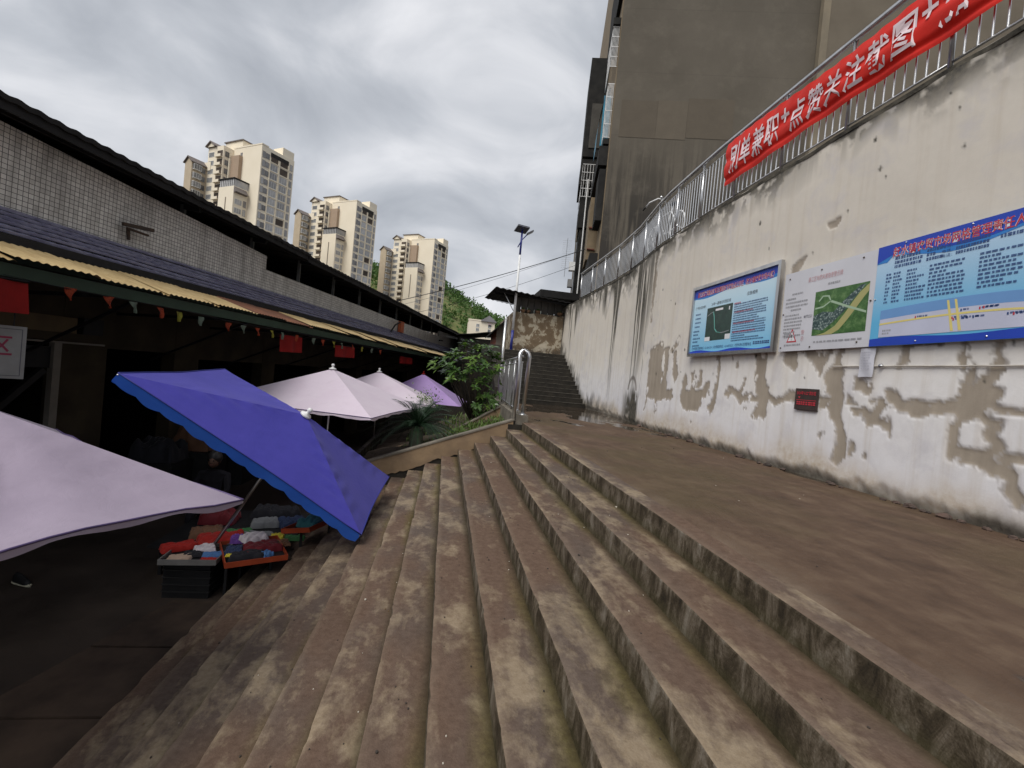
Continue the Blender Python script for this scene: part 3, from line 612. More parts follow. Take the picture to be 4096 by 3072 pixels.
# 2: white landslide warning sheet
def landslide():
    yl, yr, z0, z1 = 5.79, 4.415, .69, 1.74; x = 4.45; w, h = yl - yr, z1 - z0
    root = thing('notice_board', (4.47, (yl + yr) / 2, z0), 'white warning board with a green aerial photo and a red triangle', 'sign', 'printed boards on the wall')
    MB().box(x, x + .012, yr, yl, z0, z1).build('panel', flat('white_sheet', (.66, .66, .70), (.60, .60, .64), 2), root); B = Board(root, x, yl, z0)
    B.text('綦江区地质灾害隐患警示牌', .42, .865, .065, PINKINK, .52); B.lines(.74, .80, .26, 1, .1, .025, GREYINK, 20)
    sm, t, b = mat('print_aerial_photo'); v = coord(t); t.links.new(ramp(t, noise(t, v, 11, 7, .75), [(.32, (.02, .07, .015)), (.5, (.05, .14, .03)), (.7, (.16, .27, .10))]), b.inputs['Base Color']); b.inputs['Roughness'].default_value = .35
    a0, a1, b0, b1 = .56, 1.31, .175, .72; B.rect('aerial_photo', a0, a1, b0, b1, sm, .002)
    tw, t, b = mat('print_town'); v = coord(t); vo = N(t, 'ShaderNodeTexVoronoi'); vo.inputs['Scale'].default_value = 38; t.links.new(v, vo.inputs[0]); t.links.new(ramp(t, vo.outputs['Distance'], [(.1, (.38, .45, .42)), (.4, (.10, .15, .14)), (.7, (.03, .06, .06))]), b.inputs['Base Color'])
    B.poly('aerial_town', [(a0, .26), (.72, .23), (.84, .30), (1.0, .42), (1.12, .55), (1.27, .70), (1.2, .70), (1.0, .56), (.86, .44), (.7, .46), (a0, .42)], tw, .0025)
    B.poly('aerial_river', [(.62, b0), (.76, .20), (.90, .27), (1.02, .40), (1.12, .53), (1.2, .62), (a1, .70), (a1, .62), (1.24, .54), (1.16, .44), (1.06, .32), (.96, .22), (.86, b0)], flat('river_yellow', (.42, .40, .16)), .003)
    B.poly('aerial_bridge', [(.80, .565), (.82, .585), (1.06, .49), (1.30, .40), (1.30, .375), (1.05, .465)], flat('bridge_pale', (.38, .52, .36)), .0035)
    for p in ([(.58, .50), (.70, .51), (.80, .565), (.80, .58), (.70, .53), (.58, .52)], [(.62, .60), (.68, .66), (.78, .65), (.81, .59), (.80, .58), (.76, .635), (.69, .645), (.635, .59)]): B.poly('aerial_road', p, flat('bridge_pale', (.38, .52, .36)), .0034)
    B.lines(.16, .76, .2, 1, .1, .022, GREYINK, 21); B.lines(.06, .70, .42, 3, .05, .024, GREYINK, 22); B.lines(.16, .55, .22, 1, .1, .024, GREYINK, 23); B.lines(.06, .48, .34, 7, .045, .022, GREYINK, 24); B.lines(.18, .19, .1, 1, .1, .022, GREYINK, 25)
    B.text('48772223', .40, .415, .035, INK, .14); B.lines(.08, .235, .3, 2, .04, .022, GREYINK, 26)
    tri = [(.135, .115), (.315, .115), (.225, .30)]; ctr = (.225, .177)
    B.poly('warning_triangle', tri, REDINK, .002); B.poly('triangle_field', [(ctr[0] + (p - ctr[0]) * .72, ctr[1] + (q - ctr[1]) * .72) for p, q in tri], PW, .003); B.text('!', .217, .14, .085, INK, .016)
    B.text('警', .385, .205, .06, PINKINK, .05); B.text('示', .385, .12, .06, PINKINK, .05); B.lines(.1, .085, .3, 1, .1, .022, GREYINK, 27); B.lines(.60, .10, .7, 1, .1, .022, GREYINK, 28, full=.95, dash=.05)
    for a, b in ((.09, .97), (.62, .99), (1.2, 1.0), (.04, .05), (.55, .04), (1.22, .06), (1.34, .5), (.03, .5)):
        p = B.P(a, b, .004); MB().ball(p, .011, 6, 4).build('screw', pm('rusty_screw', (.05, .04, .035), (.09, .06, .04), 20, .6), root)
# 3: blue grid-management board, runs out of the frame
def gridboard():
    yl, yr, z0, z1 = 4.41, 2.12, .69, 1.745; x = 4.445; w, h = yl - yr, z1 - z0
    root = thing('notice_board', (4.47, (yl + yr) / 2, z0), 'wide blue notice board with a street map, nearest to the camera', 'sign', 'printed boards on the wall')
    MB().box(x, x + .014, yr, yl, z0, z1).build('panel', grad_print('sky_blue_b', (.50, .66, .82), (.12, .46, .74), z0 + .25, z1), root); B = Board(root, x, yl, z0)
    B.strip('wave', lambda u: h - .17 + .05 * math.sin(u * 10 + 1.2) - .06 * (u < .06), lambda u: h, 0, w, MBLUE, .002); B.strip('wave', lambda u: h - .13 + .045 * math.sin(u * 10 + .9) - .08 * max(0, 1 - u * 9), lambda u: h, 0, w, DBLUE, .003)
    B.strip('wave', lambda u: 0, lambda u: .075 + .012 * math.sin(u * 12), 0, w, DBLUE, .003)
    outl(B, '赶水镇农贸市场网格管理责任人公示牌', .17, h - .145, .105, PW, REDINK, 1.36)
    for i, (a, n) in enumerate((('网格员', 40), ('兼职网格员', 41), ('网格员', 42))):
        y = .875 - i * .042; B.lines(.20, y + .026, .26, 1, .1, .03, BLUEINK, n, full=1); B.lines(.52, y + .026, .12, 1, .1, .03, BLUEINK, n + 5, full=1); B.text('电话：', .66, y + .002, .03, BLUEINK, .09); B.lines(.78, y + .026, .26, 1, .1, .028, BLUEINK, n + 9, full=1, dash=.016)
    B.lines(1.12, .87, .5, 1, .1, .03, BLUEINK, 50, full=1)
    for j, (a, ww) in enumerate(((.12, .05), (.20, .09), (.34, .2), (.56, .34), (.98, .34), (1.42, .3))): B.lines(a, .745 + (j > 3) * .01, ww, 9, .036, .02, BLUEINK, 60 + j, full=.85, dash=.03 if j > 2 else .02)
    LAV = flat('map_paper', (.58, .60, .74)); RV = flat('map_river', (.16, .34, .66)); YL = flat('map_road', (.78, .66, .22))
    B.rect('map_field', .10, w - .1, .09, .235, LAV, .003)
    cr = lambda u: .325 + .03 * math.sin(min(1, u * 1.6) * 2.6) - .5 * max(0, u - .5) ** 2
    B.strip('map_field', lambda u: .234 - .14 * max(0, u - .6), lambda u: cr(u) - .05, .10, w - .1, LAV, .0031); B.strip('river', lambda u: cr(u) - .05, lambda u: cr(u) + .045, .10, w - .1, RV, .0035); B.strip('road', lambda u: cr(u) - .108 - .01 * u, lambda u: cr(u) - .090 - .01 * u, .10, w - .1, YL, .0042)
    for a in (.745, .81): B.poly('road', [(a + .06, .10), (a + .085, .10), (a + .025, .385), (a + .005, .385)], YL, .0044)
    for i in range(16):
        u = .08 + .9 * nz(i, 9); a = .1 + (w - .2) * u; b = cr(u) - .075 + (-.07 if i % 2 else 0) - .02 * nz(i, 2)
        B.rect('map_pin', a, a + .012, b, b + .022, REDINK if i % 3 else BLUEINK, .005); B.lines(a + .02, b + .018, .1, 1, .1, .018, BLUEINK, 80 + i, full=1)
    B.lines(.14, .16, .1, 2, .03, .02, GREYINK, 99)
    for a, b in ((.02, .5), (.3, h - .02), (.9, h - .02), (.5, .03), (1.1, .03), (1.6, h - .02)):
        MB().ball(B.P(a, b, .004), .009, 6, 4).build('screw', M_STEEL, root)
# 4: dark red flood-level plaque; 5: torn sheet of paper
def plaque():
    root = thing('flood_plaque', (4.48, 5.22, -.06), 'small dark plaque with red lettering below the white warning board', 'plaque'); x = 4.462
    MB().box(x, x + .014, 5.04, 5.41, -.06, .205).build('plate', pm('plaque_plate', (.085, .06, .055), (.06, .045, .042), 6, .4, .3), root)
    B = Board(root, x, 5.41, -.06); B.text('2020年“6.22”洪水位', .03, .185, .05, REDINK, .31, bold=.02); B.poly('level_mark', [(.055, .165), (.095, .165), (.075, .135)], REDINK, .003); B.rect('level_line', .03, .35, .118, .124, REDINK, .003); B.lines(.04, .09, .29, 1, .1, .05, REDINK, 30, full=1, dash=.03)
    MB().box(x + .002, x + .05, 5.05, 5.40, -.066, -.062).build('lower_lip', M_BLACK, root)
    root = thing('paper_sheet', (4.48, 4.44, .36), 'blank white sheet of paper pasted below the boards', 'paper')
    mb = MB(); mb.grid(lambda a, b: (4.468 + .006 * math.sin(a * 5 + b * 3), 4.53 - .18 * a - .004 * math.sin(b * 8), .365 + .31 * b), 8, 12); mb.build('sheet', flat('paper', (.64, .64, .70)), root)
    Board(root, 4.462, 4.53, .365).lines(.03, .27, .12, 7, .03, .01, flat('faint_print', (.50, .50, .56)), 31)
framed(); landslide(); gridboard(); plaque()
# ------------------------------------------------------------------ planter beside the stair, fence, curb
def planter():
    root = thing('planter_wall', (0, 9.15, -1.5), 'brown rendered sloping parapet at the far end of the steps', 'wall')
    tp = lambda x: -.88 + (x - 1.34) * .3745
    mb = MB()
    def fr(a, b):
        x = 1.40 - 3.2 * a; lo = tp(x) - .30 - .05 * fb(x * 6) - .05 * fb(x * 13); return (x, 9.035 + (fb(x * 3 + b * 4) - .5) * .008, lo + (tp(x) - lo) * b)
    mb.grid(fr, 110, 8); mb.build('render', M_BROWN, root, smooth=True)
    mb = MB(); mb.prism([(1.42, 9.06, tp(1.42)), (-1.8, 9.06, tp(-1.8)), (-1.8, 9.06, -3.1), (1.42, 9.06, -3.1)], (0, .17, 0)); mb.build('core', M_DARKC, root)
    mb = MB(); mb.obox((1.42, 9.02, tp(1.42)), (-3.22, 0, -3.22 * .3745), (0, .23, 0), (0, 0, .03)); mb.build('coping', M_CONC, root)
    root2 = thing('planter_wall', (0, 12.1, -1.5), 'second sloping parapet behind the cycad, half hidden by weeds', 'wall')
    mb = MB(); mb.prism([(1.62, 12, -.72), (.4, 12, -1.50), (-1.7, 12, -2.3), (-1.7, 12, -3.1), (1.62, 12, -3.1)], (0, .18, 0)); mb.build('core', M_BROWN, root2)
    mb = MB(); mb.obox((1.63, 11.97, -.715), (-1.23, 0, -.785), (0, .24, 0), (0, 0, .035)); mb.build('coping', M_CONC, root2)
    mb = MB()
    def so_(a, b):
        x = -1.75 + 3.35 * a; y = 9.2 + 7.0 * b; return (x, y, -1.12 + (x - 1.34) * .37 + (fb(x * 3 + y * 2.1) - .5) * .14 - .12 * (y > 12.1))
    mb.grid(so_, 40, 60); tag(mb.build('planter_soil', M_SOIL, smooth=True), kind='structure')
    MB().box(-1.86, -1.76, 9.24, 16.3, ZF, -2.05).build('side_wall', M_DARKC, root)
    MB().box(-1.76, 1.7, 16.12, 16.3, ZF, -1.2).build('side_wall', M_DARKC, root)
    root = thing('fence_curb', (1.6, 12, -HL), 'low concrete curb under the steel fence beside the landing', 'curb')
    mb = MB(); mb.prism([(1.42, 9.10, -1.5), (1.70, 9.10, -1.5), (1.86, 16.1, -1.5), (1.58, 16.1, -1.5)], (0, 0, .76)); mb.build('curb', M_CONC, root)
    mb = MB(); mb.box(1.30, 1.66, 9.03, 9.09, -1.5, -.93); mb.build('end_block', M_DARKC, root)
planter()
def fence():
    root = thing('stair_fence', (1.5, 9.3, -1.03), 'stainless steel fence with curved end post beside the landing', 'fence')
    zt, zb = .43, -.66
    mb = MB(); arc = [(1.42, 9.12, -1.05), (1.42, 9.13, .30)] + [(1.52 - .10 * math.cos(t), 9.16 + .04 * math.sin(t), .42 + .13 * math.sin(t)) for t in np.linspace(0, math.pi, 9)] + [(1.62, 9.20, .3), (1.60, 9.22, -.75)]
    mb.tube(arc, [.042] * 7 + [.04] * 6, 12); mb.build('end_post', M_STEEL, root, smooth=True)
    for p in ((1.42, 9.12, -1.035), (1.60, 9.22, -.745)): mb = MB(); mb.lathe(p, [(.075, 0), (.075, .012), (.05, .02), (.045, .04)]); mb.build('base_flange', M_STEEL, root, smooth=True)
    L0, L1 = V(1.50, 9.2, 0), V(1.70, 14.5, 0); at = lambda t, z: L0 + (L1 - L0) * t + V(0, 0, z)
    for z, r in ((zt, .03), (zt - .12, .016), (zb, .018)): mb = MB(); mb.tube([at(0, z), at(1, z)], r, 8); mb.build('rail', M_STEEL, root, smooth=True)
    for i in range(1, 5): mb = MB(); mb.tube([at(i / 4, -.76), at(i / 4, zt)], .024, 8); mb.build('post', M_STEEL, root, smooth=True)
    for i in range(44):
        t = (i + .5) / 44; mb = MB(); mb.bar(at(t, zb), at(t, zt - .12), .022, .022); mb.build('baluster', M_STEEL, root)
    for i in range(10): mb = MB(); t = (i + .5) / 10; mb.bar(at(t, zt - .12), at(t, zt), .03, .012); mb.build('spacer', M_STEEL, root)
    root = thing('steel_pole', (1.72, 14.7, -.76), 'plain bright steel pole standing at the far end of the fence', 'pole')
    mb = MB(); mb.tube([(1.72, 14.7, -.8), (1.73, 14.7, 1.82)], .045, 12); mb.build('shaft', M_STEEL, root, smooth=True); mb = MB(); mb.ball((1.73, 14.7, 1.82), .05); mb.build('cap', M_STEEL, root, smooth=True)
fence()
# ------------------------------------------------------------------ solar street lamp
def lamp():
    x, y, z0 = 2.70, 20.1, 1.15
    root = thing('street_lamp', (x, y, z0), 'white and blue solar street lamp at the head of the dark steps', 'street lamp')
    sec = lambda a, b, r0, r1, n, m: MB().tube([(x, y, a), (x, y, b)], [r0, r1], 12).build(n, m, root, smooth=True)
    sec(z0, 2.02, .062, .058, 'pole_foot', M_BLUEP); sec(2.02, 5.3, .058, .046, 'pole_shaft', M_WHITEP); sec(5.3, 6.36, .046, .04, 'pole_head', M_BLUEP)
    MB().box(x - .12, x + .12, y - .12, y + .12, z0, z0 + .02).build('base_plate', M_BLUEP, root)
    pv = pm('solar_cells', (.012, .015, .03), (.02, .025, .05), 4, .2); c = V(x - .02, y, 6.42); a = V(.52, .12, -.02); b = V(.10, -.50, .12) 
    mb = MB(); mb.m(0).obox(c - a / 2 - b / 2, a, b, V(0, 0, .03)); p = mb.build('solar_panel', pv, root); MB().obox(c - a * .515 - b * .515 - V(0, 0, .025), a * 1.03, b * 1.03, V(0, 0, .022)).build('panel_frame', pm('aluminium_frame', (.35, .35, .37), (.3, .3, .31), 5, .4, .8), p)
    MB().tube([(x, y, 6.3), tuple(c)], .03, 8).build('bracket', M_BLUEP, root)
    MB().tube([(x - .13, y, 5.62), (x + .02, y - .02, 5.95), (x + .24, y - .04, 6.22)], .022, 8).build('arm', M_BLUEP, root, smooth=True)
    hd = MB(); hd.obox((x + .22, y - .14, 6.2), (.27, 0, .17), (0, .2, 0), (-.02, 0, .05)); h = hd.build('lamp_head', pm('lamp_grey', (.10, .10, .11), (.07, .07, .08), 6, .4), root); MB().obox((x + .235, y - .12, 6.195), (.22, 0, .139), (0, .16, 0), (.004, 0, -.006)).build('lens', pm('lamp_lens', (.5, .5, .48), (.4, .4, .38), 8, .2), h)
lamp()
# ------------------------------------------------------------------ weathered hut above the dark steps
def hut():
    m, t, b = mat('ruined_plaster'); v = coord(t); n = noise(t, coord(t, scale=(1, 1, .9)), 2.0, 8, .66, .6); f = noise(t, v, 7, 6, .7)
    a = ramp(t, n, [(.42, (.15, .105, .062)), (.51, (.20, .145, .09)), (.525, (.42, .365, .27)), (.64, (.50, .44, .34))]); a = mixc(t, MA(t, 'MULTIPLY', ramp(t, f, [(.5, (0, 0, 0)), (.7, (1, 1, 1))]), .6), a, (.18, .14, .10))
    sp = N(t, 'ShaderNodeSeparateXYZ'); t.links.new(v, sp.inputs[0]); lo = N(t, 'ShaderNodeMapRange'); lo.inputs[1].default_value = 1.5; lo.inputs[2].default_value = 1.15; t.links.new(sp.outputs[2], lo.inputs[0])
    a = mixc(t, MA(t, 'MULTIPLY', MA(t, 'MULTIPLY', lo.outputs[0], ramp(t, f, [(.4, (0, 0, 0)), (.55, (1, 1, 1))])), .9), a, (.04, .035, .03))
    t.links.new(a, b.inputs['Base Color']); b.inputs['Roughness'].default_value = .9; bump(t, b, MA(t, 'ADD', n, f), .5, .03)
    root = thing('hut', (4, 22, 1.15), 'small hut with flaking plaster front and dark tin roof above the steps', 'hut')
    mb = MB(); mb.grid(lambda p, q: (2.66 + 2.9 * p, 20.5 + (fb(p * 9 + q * 4) - .5) * .02, 1.14 + (1.74 + .06 * p + (fb(p * 14) - .5) * .08 * (q > .9)) * q), 40, 20); mb.build('front_wall', m, root, smooth=True)
    mb = MB(); mb.box(2.67, 5.55, 20.53, 25.5, 1.14, 2.86); mb.build('wall_core', m, root)
    for i in range(9): MB().box(2.76 + i * .31, 3.05 + i * .31, 20.75 + .015 * (i % 2), 20.78 + .015 * (i % 2), 2.86, 3.6).build('board', pm('grey_weathered_board', (.075, .07, .062), (.12, .11, .10), 5, .85, sc3=(1, 1, .1)), root)
    # lean-to sheet roof: high at the left, overhanging the front
    cs = [(1.75, 19.6, 3.72), (5.75, 19.9, 3.42), (5.75, 26, 3.8), (1.75, 26, 4.25)]
    mb = MB()
    def rf(p, q):
        a = Vector(cs[0]).lerp(Vector(cs[1]), p); b2 = Vector(cs[3]).lerp(Vector(cs[2]), p); r = a.lerp(b2, q); r.z += .018 * math.sin(p * 95); return r
    mb.grid(rf, 120, 6); o = mb.build('roof', M_DMETAL, root); so2 = o.modifiers.new('thick', 'SOLIDIFY'); so2.thickness = .03
    for y in (20.1, 21.2): MB().bar((1.85, y, 3.62 + (y - 19.6) * .08), (5.7, y, 3.33 + (y - 19.9) * .06), .05, .08).build('rafter', M_BLACK, root)
    MB().bar((1.9, 20.6, 3.30), (2.72, 20.6, 3.22), .03).build('bracket', M_STEEL, root); MB().bar((2.2, 20.55, 3.72), (2.72, 20.55, 2.9), .03).build('bracket', M_STEEL, root)
    # potted plants along the ledge
    lab = ['terracotta bowl plant leftmost on the hut ledge', 'terracotta bowl plant second from left on the hut ledge', 'terracotta bowl plant in the middle of the hut ledge', 'square potted plant at the right end of the hut ledge']
    for i, (px, r) in enumerate(((3.13, .13), (3.39, .10), (3.82, .13), (4.84, .14))):
        z = 2.90 + .02 * (px - 2.66); pr = thing('potted_plant', (px, 20.6, z), lab[i], 'potted plant', 'pots on the hut ledge')
        MB().lathe((px, 20.6, z), [(r * .6, 0), (r * .95, .1), (r, .13), (r * .8, .13), (r * .7, .10)], 12).build('pot', pm('terracotta', (.26, .15, .08), (.18, .10, .06), 9, .8), pr, smooth=True)
        mb = MB()
        for j in range(26):
            a_ = j * 2.4; d = V(math.cos(a_), math.sin(a_), .5 + nz(j, i)) * (r * .75); c = V(px, 20.6, z + .11); s_ = V(-math.sin(a_), math.cos(a_), 0) * .012; mb.face([c - s_, c + s_, c + d + s_ * .5, c + d - s_ * .5])
        mb.build('foliage', M_GRASS, pr)
hut()
# ------------------------------------------------------------------ market hall on the left
def uv_wall(name, poly, d, mat_, root, thick=.12):
    """vertical wall in the hall frame: poly of (s,z); UVs in metres"""
    n = len(poly); vs = [MK(s, d, z) for s, z in poly] + [MK(s, d + thick, z) for s, z in poly]
    fs = [tuple(range(n)), tuple(range(n, 2 * n))[::-1]] + [(i, n + i, n + (i + 1) % n, (i + 1) % n) for i in range(n)]
    mb = MB(); mb.raw(vs, fs); o = mb.build(name, mat_, root, recalc=True); uv = o.data.uv_layers.new(name='UVMap')
    for l in o.data.loops:
        p = Vector(o.data.vertices[l.vertex_index].co); uv.data[l.index].uv = (p.dot(U), p.z)
    return o
def hall():
    root = thing('market_hall', MK(14, 8, ZF), 'long market hall with white tiled parapet, blue tile skirt and dark roof', 'market hall')
    uv_wall('tiled_wall', [(-4, .95), (9.97, .95), (9.97, 2.17), (-4, 2.75)], 6.6, M_TILE, root)
    uv_wall('tiled_wall', [(9.975, .95), (26.2, .95), (26.2, 1.90), (9.975, 1.87)], 6.603, M_TILE, root)
    uv_wall('tiled_wall', [(26.205, .95), (32.6, .95), (32.4, 2.30), (31.6, 2.36), (31.3, 2.12), (31.1, 2.35), (26.205, 2.22)], 6.598, M_TILE, root)
    # blue glazed skirt: six overlapping rows
    for r in range(6):
        mb = MB(); z0 = 1.415 - r * .064; d0 = 6.60 - r * .075
        def sk_(a, b, r=r, z0=z0, d0=d0):
            s = 2.6 + 30 * a; i = int(round(b * 4)); wv = abs(math.sin(s * math.pi / .15)) ** .7 * .014; q = [(0, 0), (-.055, -.014), (-.105, -.028), (-.112, -.034), (-.104, -.052)][i]
            return MK(s, d0 + q[0] + (fb(s * 6.3 + r * 9) - .5) * .012, z0 + q[1] + wv * (i < 4) + (fb(s * .7 + r * 5) - .5) * .014)
        mb.grid(sk_, 1700, 4); mb.build('tile_row', M_BLUETILE, root, smooth=False)
    MB().obox(MK(-4, 6.06, .93), U * 37, -W * .14, V(0, 0, .10)).build('gutter', M_BLACK, root); MB().obox(MK(-4, 6.2, .93), U * 37, -W * .4, V(0, 0, .07)).build('slab_edge', M_DARKC, root)
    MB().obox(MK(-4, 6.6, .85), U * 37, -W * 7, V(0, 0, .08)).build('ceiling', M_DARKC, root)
    # yellow corrugated canopy sheets
    for i in range(25):
        s0 = 1.2 + i * .93; mb = MB(); dz, dd, cu_ = (nz(i, 11) - .5) * .05, (nz(i, 12) - .5) * .10, nz(i, 13) * .05
        def ys_(a, b, s0=s0, dz=dz, dd=dd, cu_=cu_, i=i):
            s = s0 + .99 * a; ph = math.sin(s * 2 * math.pi / .085); q = b
            return MK(s, 5.98 - (.80 + dd) * q, .905 + .008 * ph - (.225 + dz) * q - cu_ * q * q * (a > .85) + .006 * i % 2 * .01 + .012 * (i % 2))
        mb.grid(ys_, 70, 5); o = mb.build('canopy_sheet', M_YELLOW if nz(i, 15) > .12 else pm('rusty_sheet', (.24, .10, .05), (.14, .06, .035), 3, .8), root, smooth=True)
    MB().obox(MK(-2, 5.32, .50), U * 30, -W * .06, V(0, 0, .13)).build('canopy_beam', M_GREENB, root); MB().obox(MK(-2, 5.9, .72), U * 30, -W * .06, V(0, 0, .1)).build('canopy_beam', M_GREENB, root)
    for i in range(12):
        s = 3.2 + i * 2.3; MB().bar(MK(s, 5.35, .55), MK(s, 7.9, .05 + .4), .05).build('brace', M_BLACK, root); MB().bar(MK(s + .2, 5.5, .55), MK(s + 1.0, 8.1, -.35), .035).build('brace', M_BLACK, root)
    # posts and the dark roof
    for i in range(13):
        s = 7.7 + i * 1.9; MB().bar(MK(s, 6.72, 1.7), MK(s, 6.72, 2.46), .07).build('roof_post', pm('grey_post', (.10, .105, .105), (.06, .065, .065), 5, .6), root); MB().bar(MK(s, 6.4, 2.40), MK(s, 12.6, 3.0), .06, .10).build('roof_truss', M_BLACK, root)
    for j in range(6): MB().bar(MK(-4, 6.5 + j * 1.1, 2.46 + j * .105), MK(33, 6.5 + j * 1.1, 2.46 + j * .105), .04, .06).build('purlin', M_BLACK, root)
    for k, (sa, sb, zz_) in enumerate(((-4, 10.95, .0), (10.9, 33.2, -.045))):
        mb = MB()
        def rf(a, b, sa=sa, sb=sb, zz_=zz_): s = sa + (sb - sa) * a; return MK(s, 6.15 + 6.9 * b - .05 * fb(s * 1.1), 2.50 + zz_ + .66 * b + .009 * math.sin(s * 2 * math.pi / .21) + .02 * fb(s * 1.3))
        mb.grid(rf, int((sb - sa) / .04), 3); o = mb.build('roof', M_DMETAL, root); q = o.modifiers.new('thick', 'SOLIDIFY'); q.thickness = .06; q.offset = -1
    MB().obox(MK(-4, 6.16, 2.36), U * 14.9, -W * .03, V(0, 0, .11)).build('fascia', M_BLACK, root); MB().obox(MK(10.92, 6.16, 2.32), U * 22.2, -W * .03, V(0, 0, .10)).build('fascia', M_BLACK, root)
    # ground floor: piers, lintels, dim shop bays, a back wall with one open window
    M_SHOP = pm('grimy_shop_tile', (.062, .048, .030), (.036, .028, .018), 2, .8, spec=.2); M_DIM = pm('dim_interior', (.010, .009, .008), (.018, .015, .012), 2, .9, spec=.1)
    for s0, s1 in ((-4, 5.0), (7.15, 7.95), (9.5, 10.2), (12.6, 13.2), (15.8, 16.4), (19, 19.6), (22.4, 23), (26, 33)): MB().obox(MK(s0, 8.2, ZF), U * (s1 - s0), -W * .3, V(0, 0, 3.9)).build('pier', M_SHOP, root)
    for s0, s1, z in ((5, 7.15, -.12), (7.95, 9.5, -.2), (10.2, 12.6, -.3), (13.2, 15.8, -.3), (16.4, 19, -.3), (19.6, 22.4, -.3), (23, 26, -.3)): MB().obox(MK(s0, 8.21, z), U * (s1 - s0), -W * .28, V(0, 0, .85 - z)).build('lintel', M_SHOP, root)
    MB().obox(MK(5, 8.12, .02), U * 2.3, -W * .07, V(0, 0, .26)).build('sign_band', pm('ochre_band', (.13, .09, .035), (.09, .06, .028), 3, .7), root)
    MB().obox(MK(5.2, 8.1, -.16), U * 2.6, -W * .05, V(0, 0, .03)).build('lamp_batten', pm('grubby_jamb', (.22, .20, .17)), root); MB().obox(MK(7.35, 8.05, .02), U * .35, -W * .12, V(0, 0, .28)).build('junction_box', M_BLACK, root)
    MB().obox(MK(6.98, 8.14, ZF), U * .12, -W * .1, V(0, 0, 2.9)).build('door_jamb', pm('grubby_jamb', (.22, .20, .17), (.16, .145, .12), 4, .7), root); MB().obox(MK(6.55, 8.2, -.58), U * .6, -W * .1, V(0, 0, .35)).build('shutter_box', M_BLACK, root)
    MB().bar(MK(6.0, 8.05, -1.35), MK(6.75, 8.05, -.6), .09).build('diagonal_prop', M_BLACK, root)
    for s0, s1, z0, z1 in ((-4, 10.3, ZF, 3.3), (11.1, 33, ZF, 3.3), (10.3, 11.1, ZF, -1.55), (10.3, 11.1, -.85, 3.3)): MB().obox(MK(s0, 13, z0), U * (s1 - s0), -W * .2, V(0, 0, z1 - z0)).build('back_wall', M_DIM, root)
    MB().obox(MK(33, 6.3, ZF), U * .15, -W * 6.9, V(0, 0, 5.0)).build('end_wall', M_CONC, root); MB().obox(MK(-4.2, 6.3, ZF), U * .15, -W * 6.9, V(0, 0, 5.2)).build('end_wall', M_CONC, root)
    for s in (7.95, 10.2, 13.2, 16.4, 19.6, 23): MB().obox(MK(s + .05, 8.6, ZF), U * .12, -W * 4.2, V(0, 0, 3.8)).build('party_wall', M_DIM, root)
    # rust marks and brackets on the tiled wall
    MB().bar(MK(6.38, 6.5, 1.70), MK(6.80, 6.4, 1.74), .05).bar(MK(6.5, 6.53, 1.68), MK(6.52, 6.53, 1.50), .035).bar(MK(6.45, 6.5, 1.66), MK(6.78, 6.46, 1.65), .03).build('rusty_bracket', pm('rust_black', (.03, .022, .018), (.06, .035, .02), 9, .8), root)
    MB().obox(MK(19.0, 6.45, 1.42), U * .42, -W * .12, V(0, 0, .45)).build('orange_box', pm('orange_paint', (.42, .10, .03), (.34, .08, .03), 5, .6), root)
    MB().tube([MK(17.7, 6.45, 1.2), MK(17.9, 6.3, 1.6), MK(18.5, 6.3, 1.78)], .03, 6).build('cable_conduit', M_BLACK, root); MB().bar(MK(25.9, 6.5, 1.66), MK(26.25, 6.4, 1.68), .07).build('rusty_bracket', M_BLACK, root)
    h = thing('hedge', MK(11.5, 16, ZF), 'bright green hedge seen through the open back window of the hall', 'hedge'); mb = MB()
    for i in range(700):
        p = MK(8 + 7 * nz(i, 1), 15 + 1.5 * nz(i, 2), ZF + 4 * nz(i, 3)); a = V(nz(i, 4) - .5, nz(i, 5) - .5, nz(i, 6) - .5) * .5; b = V(nz(i, 7) - .5, nz(i, 8) - .5, nz(i, 9) - .5) * .5; mb.face([p, p + a, p + a + b, p + b])
    mb.build('foliage', M_LEAF2, h)
hall()
def bunting():
    root = thing('bunting', MK(8, 5.26, .5), 'string of small orange, yellow and green pennants under the canopy beam', 'bunting')
    ss = [4.61, 5.06, 5.39, 5.79, 6.09, 6.49, 7.09, 7.47, 7.86, 8.28, 8.6, 9.1, 9.79, 10.22, 10.76, 11.19, 11.8, 12.4, 13.1, 13.8]
    cs = ['o', 'o', 'g', 'o', 'y', 'g', 'o', 'g', 'o', 'y', 'g', 'o', 'g', 'o', 'y', 'g', 'o', 'y', 'g', 'o']
    cm = {'o': mat_fabric('pennant_orange', (.34, .05, .015), (.27, .04, .013)), 'y': mat_fabric('pennant_yellow', (.27, .25, .03), (.22, .2, .025)), 'g': mat_fabric('pennant_pale_green', (.15, .19, .14), (.12, .15, .11))}
    mb = MB(); mb.tube([MK(4 + i * .5, 5.25, .505 - .012 * math.sin(i * 1.1) - .04 * min(1, i / 6)) for i in range(22)], .004, 5); mb.build('string', M_BLACK, root)
    for i, (s, c) in enumerate(zip(ss, cs)):
        z = .50 - .07 * min(1, (s - 4.6) / 2.4); w_ = .062; mb = MB()
        mb.grid(lambda a, b: MK(s + (a - .5) * 2 * w_ * (1 - b * .85) + .02 * b, 5.25 + .02 * math.sin(a * 5 + b * 4 + i), z - .135 * b), 4, 5); mb.build('pennant', cm[c], root)
bunting()
